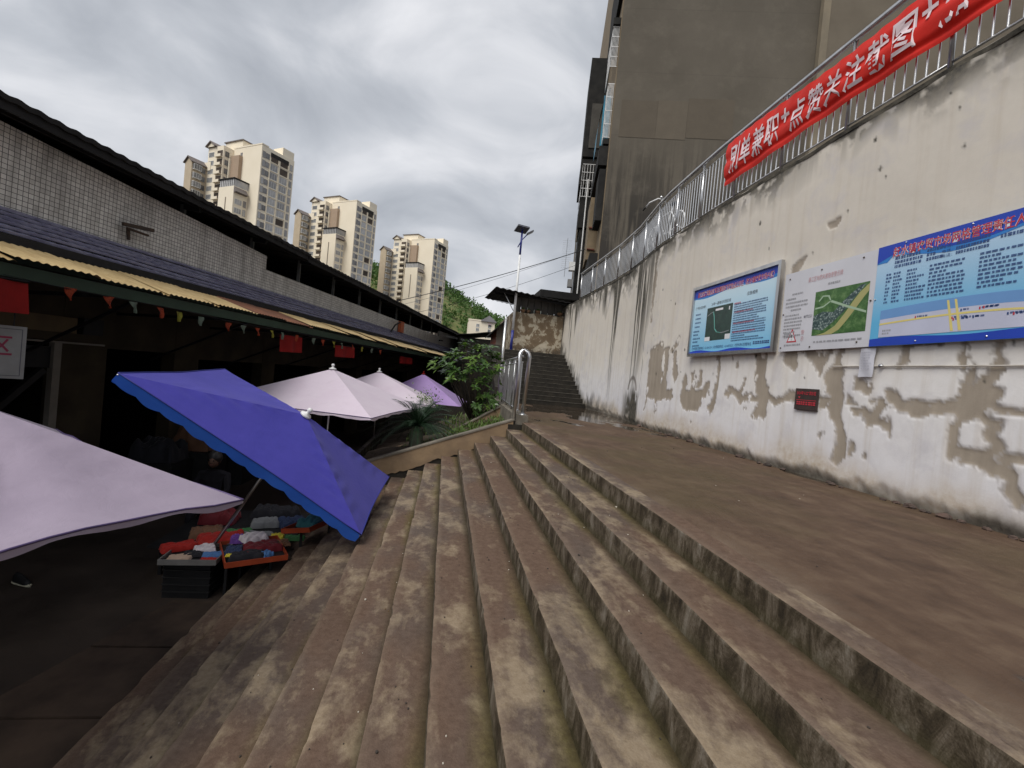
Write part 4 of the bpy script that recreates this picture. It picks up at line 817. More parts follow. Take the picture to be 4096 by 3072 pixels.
def cloths():
    for i, (s0, s1, d, z0, z1, lab) in enumerate(((3.55, 4.22, 5.25, .14, .46, 'dark red cloth hanging from the canopy at the left edge'), (8.98, 9.75, 5.5, .06, .41, 'red cloth square hanging under the canopy, left of two'), (11.4, 12.45, 5.5, .08, .38, 'red cloth square hanging under the canopy, right of two'), (16.7, 18.2, 5.6, .1, .36, 'dim red cloth furthest along under the canopy'))):
        r = thing('hanging_cloth', MK((s0 + s1) / 2, d, z0), lab, 'cloth', 'red cloths under the canopy'); mb = MB()
        mb.grid(lambda a, b: MK(s0 + (s1 - s0) * a + .03 * b, d + .03 * math.sin(a * 9 + i), z1 - (z1 - z0) * b + .02 * a * b), 14, 6); mb.build('cloth', M_RED, r, smooth=True); MB().tube([MK(s0, d, z1), MK(s1, d, z1 + .02)], .008, 5).build('rod', M_BLACK, r)
    # hanging sign of the stall area, cut by the frame
    c = MK(4.42, 5.75, 0); n = Vector((-c.x, -c.y, 0)).normalized(); rt = V(0, 0, 1).cross(n).normalized(); wS, hS = .72, .56
    o_ = c - rt * (wS - .17); r = thing('hanging_sign', o_ + V(0, 0, -.52), 'white hanging sign with red characters at the left edge', 'sign')
    MB().obox(o_ + V(0, 0, -.53), rt * wS, n * -.02, V(0, 0, hS)).build('panel', pm('grimy_white_sign', (.30, .295, .285), (.23, .225, .215), 4, .6), r)
    q = o_ + n * .003 + V(0, 0, -.53); 
    for a0, a1, b0, b1 in ((.03, wS - .03, .03, .036), (.03, wS - .03, hS - .036, hS - .03), (wS - .036, wS - .03, .036, hS - .036), (.03, .036, .036, hS - .036)): MB().face([q + rt * a0 + V(0, 0, b0), q + rt * a1 + V(0, 0, b0), q + rt * a1 + V(0, 0, b1), q + rt * a0 + V(0, 0, b1)]).build('border_line', INK, r)
    text_on('摊区', q + rt * (wS - .46) + V(0, 0, .24), rt, V(0, 0, 1), .22, .36, .003, .01).build('lettering', pm('sign_dark_red', (.28, .02, .06), (.22, .015, .05), 5, .6), r)
    for a in (.1, wS - .1): MB().tube([q + rt * a + V(0, 0, hS), q + rt * a + V(0, 0, 1.0)], .006, 5).build('hanger', M_BLACK, r)
cloths()
# ------------------------------------------------------------------ parasols
def parasol(name, label, apex, cor, axis, cloth, hem, base, sag=.06, val=.16, scal=9, edge_sag=.04, wr=.006, finial=M_WHITEP, valance_mat=None, group='market parasols', seed=0, drape=0):
    apex = Vector(apex); cor = [Vector(c) for c in cor]; axis = Vector(axis).normalized()
    root = thing(name, base, label, 'parasol', group); n = len(cor)
    for i in range(n):
        a, b = cor[i], cor[(i + 1) % n]; inn = ((a + b) / 2 - apex); out = (a - apex).cross(b - apex).normalized()
        if out.dot(axis) < 0: out = -out
        def pt(t, e, a=a, b=b, out=out, i=i):
            E = a.lerp(b, e); s = math.sin(math.pi * e)
            p = apex.lerp(E, t); p -= out * (sag * math.sin(math.pi * t * .92) * s) ; p += (apex - E).normalized() * (edge_sag * 1.0 * s * t ** 3)
            ax = abs(2 * e - 1); w = wr * math.sin(t * 46 + seed + ax * 2) * (ax ** 5) * (1 - ax ** 10) * 2.2 * t * (1 - t) * 4 + wr * .35 * math.sin(e * 11 + i * 2 + seed) * math.sin(math.pi * e) * t
            if drape: w += drape * (abs(math.sin(e * 6.5 + t * 1.5 + i * 1.7)) ** 1.6 - .5) * math.sin(math.pi * t) * math.sin(math.pi * e) + drape * .22 * math.sin((e * 26 + t * 5)) * t ** 2 * abs(2 * e - 1) ** 2 * (1 - abs(2 * e - 1) ** 6)
            return p + out * w
        mb = MB(); mb.grid(lambda u, v: pt(.02 + .98 * u, v), 36, 28); mb.build('canopy_panel', cloth, root, smooth=True)
        mb = MB()
        def vl(u, v, pt=pt):
            p = pt(1, u); sc_ = abs(math.sin(u * math.pi * scal)); L = val * (.80 + .20 * sc_); return p - axis * (L * v) + out * (.012 * math.sin(u * 30 + seed) * v)
        mb.grid(vl, scal * 10, 3); mb.build('valance', valance_mat or cloth, root, smooth=True)
        mb = MB(); mb.tube([pt(1.0, e / 14) + out * .003 for e in range(15)], .007, 5); mb.build('hem', hem, root, smooth=True)
        mb = MB(); mb.tube([apex - axis * .05, apex.lerp(a, .5) - axis * .03, a - axis * .02], .009, 6); mb.build('rib', M_STEEL, root, smooth=True)
        c = apex - axis * .55; mb = MB(); mb.tube([c, apex.lerp(a, .5) - axis * .03], .007, 6); mb.build('strut', M_STEEL, root, smooth=True)
    q = axis.to_track_quat('Z', 'Y')
    def orient(mb, o): mb.v = [tuple(q @ Vector(v) + o) for v in mb.v]; return mb
    orient(MB().lathe((0, 0, 0), [(.075, -.012), (.07, .012), (.025, .03), (.022, .055), (.032, .065), (.034, .09), (.02, .105), (.004, .108)], 12), apex).build('finial', finial, root, smooth=True)
    MB().tube([apex - axis * .02, Vector(base)], .022, 10).build('pole', M_STEEL, root, smooth=True)
    b = Vector(base); MB().lathe(b, [(.24, 0), (.24, .06), (.20, .09), (.04, .10), (.03, .3)], 16).build('base', M_CONC, root, smooth=True)
    return root
F_BLUE = mat_fabric('blue_parasol_cloth', (.055, .052, .36), (.07, .063, .41), .12); F_BLUEV = mat_fabric('bright_blue_valance', (.02, .10, .50), (.03, .13, .55), .3); F_HEMB = pm('navy_hem', (.02, .03, .22), (.015, .02, .18), 5, .6)
F_LIL = mat_fabric('lilac_parasol_cloth', (.31, .26, .335), (.375, .315, .40), .12); F_WHT = mat_fabric('pale_pink_parasol_cloth', (.74, .63, .73), (.78, .68, .77), .18); F_HEML = pm('dark_purple_hem', (.09, .06, .16), (.06, .04, .12), 5, .6); F_PUR = mat_fabric('purple_parasol_cloth', (.42, .28, .58), (.48, .33, .64), .2)
parasol('tilted_parasol', 'tilted deep blue parasol leaning down onto the steps', (-1.72, 6.27, -.74), [(-.79, 5.5, -1.98), (-.74, 7.6, -1.78), (-3.10, 7.1, -.28), (-3.13, 5.0, -.33)], (.586, -.09, .804), F_BLUE, F_HEMB, (-3.05, 6.5, ZF), sag=.018, val=.125, scal=12, edge_sag=.03, valance_mat=F_BLUEV, wr=.012, seed=1)
parasol('market_parasol', 'pale lilac parasol nearest the camera, cut by the left edge', (-2.80, 3.25, -.47), [(-1.33, 3.5, -1.05), (-3.62, 5.0, -.92), (-4.5, 2.75, -1.0), (-2.2, 1.1, -1.08)], (0, 0, 1), F_LIL, F_HEML, (-2.85, 3.2, ZF), sag=.14, val=.035, scal=7, edge_sag=.20, wr=.004, seed=2, drape=.09)
def square(ap, size, rot, drop):
    h = size / math.sqrt(2); return [(ap[0] + h * math.cos(R(rot + 90 * i)), ap[1] + h * math.sin(R(rot + 90 * i)), ap[2] - drop) for i in range(4)]
for nme, lab, ap, size, rot, drop, cl, fin, sd_ in (('market_parasol', 'large pale pink parasol just behind the tilted blue one', (-2.3, 10, -.19), 3.1, -59, .74, F_WHT, M_WHITEP, 3), ('market_parasol', 'pale pink parasol behind the large one, partly hidden', (-1.86, 13.6, -.215), 3.2, -42, .72, F_WHT, M_WHITEP, 4), ('market_parasol', 'purple parasol with red tip furthest back behind the shrub', (-.83, 18, -.215), 3.3, -52, 1.0, F_PUR, M_RED, 5)):
    parasol(nme, lab, ap, square(ap, size, rot, drop), (0, 0, 1), cl, F_HEML, (ap[0], ap[1], ZF), sag=.02, val=.05, scal=9, edge_sag=.05, wr=.002, finial=fin, seed=sd_)
# ------------------------------------------------------------------ tall block on the upper road (right)
def block():
    C = V(6.5, 20.95, ZR); root = thing('apartment_block', C, 'tall bare grey-brown apartment block with dark caged balconies', 'building')
    P = lambda a, b, z: C + U * a - W * b + V(0, 0, z - ZR)      # a: along facade away, b: out from facade, z: height
    H = 31
    o = MB().obox(P(0, 0, ZR), W * 8.65, U * 26, V(0, 0, H - ZR)).build('gable_wall', M_GABLE, root)
    # rendered lifts of slightly different tone stand proud of the wall
    M_L = pm('render_patch_dark', (.112, .092, .067), (.10, .082, .06), 2, .9, bp=.3); M_L2 = pm('render_patch_light', (.128, .106, .078), (.115, .095, .07), 2, .9, bp=.3)
    for x0, x1, z0, z1, m_ in ((.35, 2.0, 11.5, 13.2, M_L), (3.35, 5.4, 11.6, 13.4, M_L), (2.0, 3.35, 11.5, 13.25, M_L2)): MB().obox(P(-.012, 0, z0) + W * x0, W * (x1 - x0 - .01), U * .02, V(0, 0, z1 - z0)).build('render_patch', m_, root)
    MB().obox(P(-.35, 0, ZR) + W * 8.68, W * 18, U * 20, V(0, 0, H - ZR)).build('wing', pm('pale_wing_render', (.165, .138, .102), (.135, .112, .082), .8, .9, bp=.3), root)
    MB().obox(P(-.37, 0, ZR) + W * 8.60, W * .3, U * .3, V(0, 0, H - ZR)).build('corner_strip', pm('pale_corner', (.24, .20, .14), (.19, .16, .115), 1.5, .9), root)
    M_FAC = pm('beige_facade', (.24, .18, .11), (.17, .13, .08), 2, .85, bp=.3); MB().obox(P(.05, .03, ZR), U * 25, W * .05, V(0, 0, H - ZR)).build('facade', M_FAC, root)
    def cage(a0, a1, b, z0, z1, n=6):
        t = MB()
        for z in (z0, z1, (z0 + z1) / 2, z0 + (z1 - z0) * .25, z0 + (z1 - z0) * .75): t.bar(P(a0, .03, z), P(a0, b, z), .025).bar(P(a0, b, z), P(a1, b, z), .025)
        for i in range(n): t.bar(P(a0, b * (i + .3) / n, z0), P(a0, b * (i + .3) / n, z1), .02)
        for i in range(8): aa = a0 + (a1 - a0) * (i + .5) / 8; t.bar(P(aa, b, z0), P(aa, b, z1), .02)
        return t.build('window_cage', M_WHITEP, root)
    def blk(name, a0, a1, b, z0, z1, m_): return MB().obox(P(a0, .02, z0), U * (a1 - a0), -W * (b - .02), V(0, 0, z1 - z0)).build(name, m_, root)
    DK = pm('dark_balcony', (.016, .016, .016), (.03, .029, .027), 2, .85, spec=.2)
    blk('eave', .2, 6, .2, 18.2, 22, DK); cage(.3, 2.3, .34, 14.9, 16.75); blk('cage_roof', .2, 2.6, .37, 16.8, 17.1, DK); cage(.3, 2.2, .32, 11.6, 14.1); blk('cage_floor', .3, 2.3, .30, 11.3, 11.55, DK)
    BL = pm('teal_tarpaulin', (.015, .22, .34), (.01, .16, .26), 2, .5); mb = MB(); mb.grid(lambda p, q: P(1.2 + 1.4 * p, .06 + .52 * math.sin(q * 1.57 + .1), 14.5 - 3.0 * (q ** 1.6)), 6, 10); mb.build('awning', BL, root, smooth=True); MB().obox(P(1.22, .05, 11.5), -W * .36, U * .03, V(0, 0, 2.6)).build('awning_side', BL, root)
    blk('balcony', 6, 9.5, 1.08, 13.4, 19.2, DK); blk('balcony_parapet', 5.95, 6.9, .8, 13.9, 16.5, pm('grey_parapet', (.07, .065, .056), (.05, .046, .04), 3, .85)); blk('balcony', 6.1, 9, 1.12, 11.8, 13.3, DK); cage(5.9, 8, 1.0, 11.0, 12.9); blk('balcony', 6, 9, .97, 9.2, 11.0, DK); blk('balcony', 6.1, 9, .85, 4.0, 9.1, DK)
    blk('bay', 2.4, 4.5, .50, 6.4, 9.6, M_FAC); blk('balcony', .25, 1.8, .34, 7.7, 10.1, DK); blk('ledge', .3, 4.6, .45, 10.3, 11.2, DK); blk('shop_canopy', .4, 5, .42, 4.2, 6.2, DK)
    for z in (6.9, 8.0): MB().tube([P(2.35, .1, z), P(2.35, .48, z + .02)], .05, 6).build('rusty_pipe', pm('rust_pipe', (.16, .05, .03), (.10, .035, .02), 6, .8), root)
    for b, z0, z1 in ((.98, 4.2, 9), (.62, 4, 12)): MB().tube([P(5.85, b, z0), P(5.85, b, z1)], .04, 6).build('drain_pipe', M_WHITEP if b < .8 else M_CONC, root)
    MB().obox(P(5.8, .9, 6.6), -W * .35, U * .4, V(0, 0, .5)).build('air_conditioner', M_WHITEP, root); MB().obox(P(5.7, .95, 5.6), -W * .3, U * .4, V(0, 0, .45)).build('air_conditioner', pm('grey_unit', (.25, .25, .25), (.18, .18, .18), 4, .6), root)
    # roof aerial grid on the far side
    t = MB()
    for i in range(14): z = 7.6 + i * .14; t.bar(P(9.5, 1.15, z), P(9.5, 1.75 - .02 * i * 0, z), .012)
    t.bar(P(9.5, 1.45, 7.0), P(9.5, 1.45, 9.6), .02).build('aerial', M_STEEL, root)
    r2 = thing('terrace', (5.6, 27, ZR), 'low terrace with a pale glass parapet behind the hut roof', 'terrace')
    MB().box(4.2, 7, 26.5, 30, 1.2, 3.75).build('wall', M_CONC, r2)
    for i in range(5): MB().box(4.2 + i * .56, 4.74 + i * .56, 26.44, 26.47, 3.76, 4.25).build('pane', pm('pale_green_pane', (.42, .47, .42), (.36, .41, .37), 2, .2), r2)
    MB().box(4.9, 7.2, 26.2, 29, 4.75, 5.15).build('slab', M_DMETAL, r2)
    for x in (5.2, 6.8): MB().box(x, x + .08, 26.5, 26.58, 3.75, 4.76).build('post', M_BLACK, r2)
block()
# ------------------------------------------------------------------ cream residential towers
SH = 3.0
def tower():
    root = thing('residential_tower', (0, 0, 0), 'x', 'tower', 'cream towers beyond the hall', local=True)
    M_PIN = pm('sill_pink_band', (.50, .36, .26), (.44, .31, .22), .3, .8); M_RF = pm('grey_tower_roof', (.20, .17, .16), (.15, .13, .12), .5, .8); M_GRL = pm('grey_glazing', (.42, .41, .40), (.30, .30, .30), .8, .2, rnd=.8)
    def bxo(name, x0, x1, y0, y1, z0, z1, m_): return MB().box(x0, x1, y0, y1, z0, z1).build(name, m_, root)
    Z0 = 0
    bxo('wing', 0, 3.9, .0, 14, Z0, 66.0, M_TAN); bxo('wing', 3.92, 12.4, 5.2, 18, Z0, 73.2, M_CREAM); bxo('core', 12.42, 27.3, 8.9, 22, Z0, 73.6, M_CREAM); bxo('low_block', 14.2, 22.2, 3.6, 8.88, Z0, 57.6, M_CREAM)
    bxo('parapet', 12.3, 22.5, 8.8, 13, 73.6, 74.1, M_CREAM); bxo('parapet', 22.5, 27.4, 8.8, 11.4, 73.6, 73.0 + 1.0, M_CREAM); bxo('stair_head', 6.5, 16, 9.5, 15, 73.2, 76.6, M_CREAM); bxo('stair_head', 22, 27.0, 17.2, 21.9, 73.6, 76.5, M_CREAM); bxo('infill', .5, 6, 5.0, 14, 65, 68, M_CREAM)
    bxo('stair_head_roof', 6.1, 16.4, 9.1, 15.4, 76.6, 76.95, M_RF); bxo('brown_shaft', 12.9, 17.5, 7.6, 8.88, 50, 70.4, pm('brown_tower_tile', (.42, .31, .22), (.38, .28, .2), .4, .8)); bxo('pipe_duct', 12.7, 13.2, 7.0, 7.6, 52, 69.5, M_CREAM)
    def gable(x0, x1, y0, y1, z, h, ov=.5):
        xm = (x0 + x1) / 2; mb = MB(); mb.prism([(x0 - ov, y0 - ov, z - .2), (xm, y0 - ov, z + h), (x1 + ov, y0 - ov, z - .2), (x1 + ov, y0 - ov, z - .5), (xm, y0 - ov, z + h - .35), (x0 - ov, y0 - ov, z - .5)], (0, y1 - y0 + 2 * ov, 0)); mb.build('roof', M_RF, root)
        MB().face([(x0, y0 + .01, z - .5), (x1, y0 + .01, z - .5), (xm, y0 + .01, z + h - .4)]).build('gable_end', M_TAN if x0 < 1 else M_CREAM, root)
    gable(0, 3.9, 0, 8, 66.4, 1.9); gable(4.0, 8.2, 4.6, 9, 73.6, 1.6)
    mb = MB(); mb.box(14.0, 22.4, 3.4, 8.86, 60.0, 60.4); mb.build('sunroom_roof', M_DMETAL, root); MB().box(14.3, 22.1, 3.7, 8.8, 57.6, 60.0).build('sunroom_glazing', M_GRL, root)
    for i in range(9): bxo('mullion', 14.3 + i * .96, 14.42 + i * .96, 3.62, 3.70, 57.6, 60, M_DMETAL)
    mb = MB(); mb.prism([(22.21, 3.6, 57.4), (23.6, 3.6, 55.6), (22.21, 3.6, 55.4)], (0, 4.5, 0)); mb.build('pent_roof', M_RF, root)
    protos = {}
    def win(kind, w, h, panes, fm, gm):
        mb = MB(); t = .09; mb.m(0).box(0, w, -.05, 0, 0, t).box(0, w, -.05, 0, h - t, h); 
        for i in range(panes + 1): x = (w - t) * i / panes; mb.box(x, x + t, -.048, 0, t, h - t)
        mb.m(1).box(t * .5, w - t * .5, -.02, 0, t * .5, h - t * .5); me = mb.build('window', [fm, gm], root).data
        return me
    FR = pm('white_window_frame', (.74, .74, .72), (.66, .66, .64), 1, .5); FB = pm('bronze_window_frame', (.30, .27, .25), (.26, .23, .21), 1, .5)
    W1 = win('a', 2.9, 1.7, 4, FR, M_GLASSD); W2 = win('b', 1.5, 1.9, 2, FB, M_GLASSD); W3 = win('c', 2.5, 1.8, 3, FR, M_GRL); W4 = win('d', 1.1, 2.2, 1, FB, M_GRL); W5 = win('e', 3.0, 2.35, 3, FR, M_GRL); 
    for o in [c for c in root.children if c.name.startswith('window')]: bpy.data.objects.remove(o)
    def put(me, x, y, z, rz=0, name='window'): o = link(name, me, root, (x, y, z)); o.rotation_euler.z = rz; return o
    bay = MB(); bay.m(0).box(0, .9, 0, 2.6, 0, .15).box(0, .9, 0, 2.6, 1.75, 1.9)
    for q in (0, .82): 
        for p in (0, .85, 1.7, 2.52): bay.box(q, q + .08, p, p + .08, .15, 1.75)
    bay.m(1).box(.04, .86, .04, 2.56, .15, 1.75); bo = bay.build('bay_window', [FR, M_GLASSD], root); bayme = bo.data; bpy.data.objects.remove(bo)
    slab = MB().box(0, 3.3, -.9, 0, 0, .18).box(0, 3.3, -.9, -.82, .18, .95).build('balcony', M_CREAM, root).data; bpy.data.objects.remove([c for c in root.children if c.name.startswith('balcony')][-1])
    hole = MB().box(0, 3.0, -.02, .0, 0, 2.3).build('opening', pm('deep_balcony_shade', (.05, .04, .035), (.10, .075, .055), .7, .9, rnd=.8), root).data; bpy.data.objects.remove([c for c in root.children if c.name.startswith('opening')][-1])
    rr = random.Random(3); RZ = math.pi / 2
    for f in range(4, 24):
        z = f * SH
        if z < 64: put(bayme, 3.9, .4, z + .7, 0, 'bay_window'); put(W2, 3.925, 3.3, z + .6, RZ) if False else None
        if z < 66: put(W2, 3.96, 3.2, z + .5, RZ)
        if z < 72:
            put(W1, 4.5, 5.17, z + .7); MB
            if f % 1 == 0: put(slab, 8.9, 5.18, z + .1, 0, 'balcony'); put(hole, 9.1, 5.19, z + .3, 0, 'opening')
            put(W2, 12.45, 5.8, z + .6, RZ)
        if z < 54: put(W3, 22.26, 4.2, z + .7, RZ); put(W4, 22.27, 7.2, z + .5, RZ)
        if 57 < z < 70: put(W4, 16.2, 8.86, z + .6)
        if z < 70:
            put(W4, 27.36, 9.3, z + .4, RZ); put(W2, 27.36, 10.5, z + .5, RZ)
            for y in (12.4, 16.4):
                if rr.random() < .3: put(hole, 27.37, y, z + .3, RZ, 'opening')
                else: put(W5, 27.36, y, z + .3, RZ)
            put(W4, 27.36, 20.3, z + .5, RZ)
        if z < 57: put(W3, 27.36 + .0, 22.6, z + .7, RZ) if False else None
    for y in (12.1, 15.7, 19.7): MB().box(27.3, 27.62, y, y + .28, 0, 70.5).build('pier', M_CREAM, root)
    for f in range(4, 24): MB().box(27.3, 27.52, 12.38, 19.7, f * SH - .05, f * SH + .28).build('floor_band', M_CREAM, root) if f * SH < 71 else None
    MB().box(27.3, 27.42, 12.4, 19.7, 71.0, 72.4).build('roof_opening', pm('black_void', (.02, .018, .016), (.03, .026, .022), 1, .9), root)
    MB().box(18.0, 18.5, 3.55, 3.62, 42, 54).build('slot', pm('slot_shade', (.25, .21, .16), (.21, .17, .13), 1, .9), root)
    return root
tw = tower(); tw.rotation_euler.z = -R(33)
labs = ['cream residential tower, leftmost and largest of the three above the hall roof', 'cream residential tower in the middle of the three above the hall roof', 'cream residential tower, rightmost of the three beside the green hill']
# tower tops sit at these heights above the camera; the bases are on the ground
for i, (x, y, ztop, k) in enumerate(((-97.4, 180.7, 66.4, 1), (-73.6, 223.6, 65.9, 1), (-39.8, 254.3, 62.1, 1))):
    o = tw if i == 0 else copy_tree(tw)
    o.location = (x, y, ztop - 68.3); o['label'] = labs[i]
# ------------------------------------------------------------------ hill, small block, far roofs, wires
def hill():
    px = [-220, -120, -90, -65, -40, -5.5, 6, 17, 33, 60, 110, 200]; pz = [10, 30, 60, 78, 80, 70, 62, 56, 49, 40, 20, 0]
    hz = lambda x, y: max(-8, float(np.interp(x, px, pz)) * max(0, 1 - ((y - 405) / 130) ** 2 if y < 405 else 1 - ((y - 405) / 200) ** 2) + (fb(x * .11) + fb(y * .13 + x * .05)) * 3 - 6)
    mb = MB(); mb.grid(lambda a, b: (-220 + 420 * a, 285 + 260 * b, hz(-220 + 420 * a, 285 + 260 * b)), 70, 44)
    hm, t, b = mat('hill_grass'); v = coord(t); t.links.new(ramp(t, noise(t, v, .06, 6, .65), [(.38, (.10, .15, .03)), (.5, (.15, .15, .055)), (.6, (.06, .12, .025))]), b.inputs['Base Color']); b.inputs['Roughness'].default_value = .9
    tag(mb.build('hill', hm, smooth=True), kind='structure')
    mb = MB(); rr = random.Random(5)
    for i in range(900):
        x = rr.uniform(-75, 75); y = rr.uniform(300, 412); z = hz(x, y)
        if y < 340 and rr.random() < .45: continue
        r = rr.uniform(1.3, 3.4); h_ = r * rr.uniform(1.1, 2.2)
        for j in range(34):
            d = V(rr.gauss(0, 1), rr.gauss(0, 1), rr.gauss(0, 1)).normalized(); p = V(x + d.x * r, y + d.y * r, z + h_ * .6 + d.z * h_ * .7); a = V(rr.uniform(-1, 1), rr.uniform(-1, 1), rr.uniform(-1, 1)) * r * .42; b_ = V(rr.uniform(-1, 1), rr.uniform(-1, 1), rr.uniform(-1, 1)) * r * .42; mb.face([p, p + a, p + a + b_, p + b_])
    tag(mb.build('hillside_trees', mat_leaf('hill_tree_leaf', (.045, .105, .02), (.09, .17, .03), .7, .2)), 'wooded green hillside behind the right tower', 'trees', kind='stuff')
hill()
def small_block():
    root = thing('low_apartment_house', (6, 150, ZF), 'small cream apartment house with grey hipped roof below the hill', 'building'); 
    MB().box(5.8, 14.2, 150, 160, ZF, 16.9).build('wall', M_CREAM, root); MB().box(14.22, 16.8, 150.6, 158, ZF, 14.9).build('side_wing', M_CREAM, root); MB().box(5.6, 10.5, 149.9, 153, 16.9, 17.3).build('parapet', M_CREAM, root)
    mb = MB(); mb.prism([(9.6, 149.4, 17.1), (12.2, 149.4, 18.9), (14.6, 149.4, 17.0), (14.6, 149.4, 16.8), (9.6, 149.4, 16.9)], (0, 8, 0)); mb.build('roof', pm('grey_blue_roof', (.26, .25, .26), (.2, .19, .2), .8, .8), root)
    for x in (8.2, 12.0):
        for z in (13.6, 15.0, 11.9): 
            f = MB().box(x, x + 1.0, 149.93, 149.98, z, z + .95).box(x - .05, x + 1.05, 149.88, 149.97, z - .08, z).build('window', pm('white_window_frame', (.74, .74, .72)), root); MB().box(x + .08, x + .46, 149.9, 149.94, z + .08, z + .87).box(x + .54, x + .92, 149.9, 149.94, z + .08, z + .87).build('pane', M_GLASSD, f)
    MB().prism([(11.9, 149.98, 16.3), (13.1, 149.98, 16.3), (13.1, 149.5, 15.95), (11.9, 149.5, 15.95)], (0, 0, .08)).build('awning', pm('mauve_awning', (.33, .25, .27), (.28, .21, .23), 1, .8), root); MB().box(15, 16.4, 150.5, 150.6, 13.2, 14.2).build('window', M_GLASSD, root)
    root = thing('brick_shed', (2.6, 23, 1.1), 'red brick shed with sloping dark roof left of the hut', 'shed')
    bm_, t, b = mat('red_brick'); br = N(t, 'ShaderNodeTexBrick'); br.inputs['Scale'].default_value = 4; br.inputs['Color1'].default_value = (.28, .06, .03, 1); br.inputs['Color2'].default_value = (.2, .045, .025, 1); br.inputs['Mortar'].default_value = (.2, .17, .14, 1); t.links.new(coord(t), br.inputs[0]); t.links.new(br.outputs[0], b.inputs['Base Color'])
    MB().prism([(2.30, 23, ZF), (2.30, 23, 2.35), (2.95, 23, 3.0), (3.6, 23, 2.7), (3.6, 23, ZF)], (0, 3, 0)).build('wall', bm_, root); MB().prism([(2.0, 22.6, 2.08), (2.95, 22.6, 3.06), (2.95, 22.6, 2.99), (2.0, 22.6, 2.0)], (0, 3.6, 0)).build('roof', M_DMETAL, root)
    root = thing('tarpaulin_shed', (2.2, 30, ZF), 'dark tarpaulin roofed shed behind the shrub', 'shed')
    mb = MB(); mb.grid(lambda a, b: (.4 + 3.4 * a, 29 + 5 * b, 2.28 + .42 * a ** .5 - .06 * math.sin(a * 7) + .05 * b), 20, 6); o = mb.build('roof', M_DMETAL, root); q = o.modifiers.new('thick', 'SOLIDIFY'); q.thickness = .05
    MB().box(.6, 3.7, 29.4, 33, ZF, 2.2).build('wall', M_DARKC, root); MB().box(2.7, 3.4, 29.35, 29.38, 1.9, 2.1).build('sign_strip', pm('pale_strip', (.6, .55, .35), (.5, .45, .3), 3, .6), root)
    for i, (p, q, s, r_) in enumerate((((-14, 30, 1.0), (8.2, 24.0, 7.8), .7, .02), ((-14, 30.5, .8), (8.4, 24.6, 7.4), 1.2, .010), ((-13, 31, 1.2), (8.6, 25, 8.3), .9, .008))):
        p, q = Vector(p), Vector(q); r = thing('overhead_cable', p, ['thick black cable strung between the hall and the block', 'thin cable just below the thick black one', 'thin cable just above the thick black one'][i], 'cable'); MB().tube([p.lerp(q, k / 24) - V(0, 0, s * 4 * (k / 24) * (1 - k / 24)) for k in range(25)], r_, 5).build('wire', M_BLACK, r, smooth=True)
small_block()
# ------------------------------------------------------------------ bicycle parked behind the railing
def bike():
    r = thing('bicycle_plinth', (5.2, 12, ZR), 'low dark concrete plinth behind the railing under the bicycle', 'plinth'); MB().box(5.22, 5.9, 9.9, 13.6, ZR, 3.76).build('block', M_DARKC, r)
    x = 5.32; root = thing('bicycle', (x, 11.6, 3.76), 'white bicycle parked behind the steel railing', 'bicycle'); r_ = .36; zc = 3.76 + r_
    for y in (10.95, 12.3):
        mb = MB(); ring = [(x, y + r_ * math.cos(t), zc + r_ * math.sin(t)) for t in np.linspace(0, 2 * math.pi, 29)]; w = mb.tube(ring, .02, 6, cap=False).build('wheel', M_WHITEP, root, smooth=True)
        for k in range(7): t = k * math.pi / 7 * 2; MB().tube([(x, y, zc), (x, y + r_ * math.cos(t), zc + r_ * math.sin(t))], .007, 5).build('spoke', M_WHITEP, w)
        MB().ball((x, y, zc), .04).build('hub', M_STEEL, w)
    f = MB().tube([(x, 10.95, zc), (x, 11.6, zc - .03), (x, 12.1, zc + .52), (x, 11.35, zc + .5), (x, 10.95, zc)], .018, 6).tube([(x, 11.6, zc - .03), (x, 11.3, zc + .62)], .016, 6).tube([(x, 12.05, zc + .62), (x, 12.3, zc)], .016, 6).build('frame', M_WHITEP, root, smooth=True)
    MB().ball((x, 11.28, zc + .66), .11, 10, 6, (.6, 1.2, .4)).build('saddle', M_BLACK, root, smooth=True)
    MB().tube([(x, 12.1, zc + .5), (x, 12.0, zc + 1.02)], .016, 6).tube([(x - .26, 12.45, zc + .93), (x - .24, 12.25, zc + 1.0), (x - .1, 12.02, zc + 1.05), (x + .1, 12.02, zc + 1.05), (x + .24, 12.25, zc + 1.0), (x + .26, 12.45, zc + .93)], .018, 6).build('handlebar', M_WHITEP, root, smooth=True)
    for s in (-1, 1): MB().tube([(x + s * .26, 12.43, zc + .935), (x + s * .265, 12.58, zc + .90)], .022, 6).build('grip', M_BLACK, root)
    MB().ball((x - .02, 12.0, zc + 1.09), .04).build('bell', M_STEEL, root)
bike()
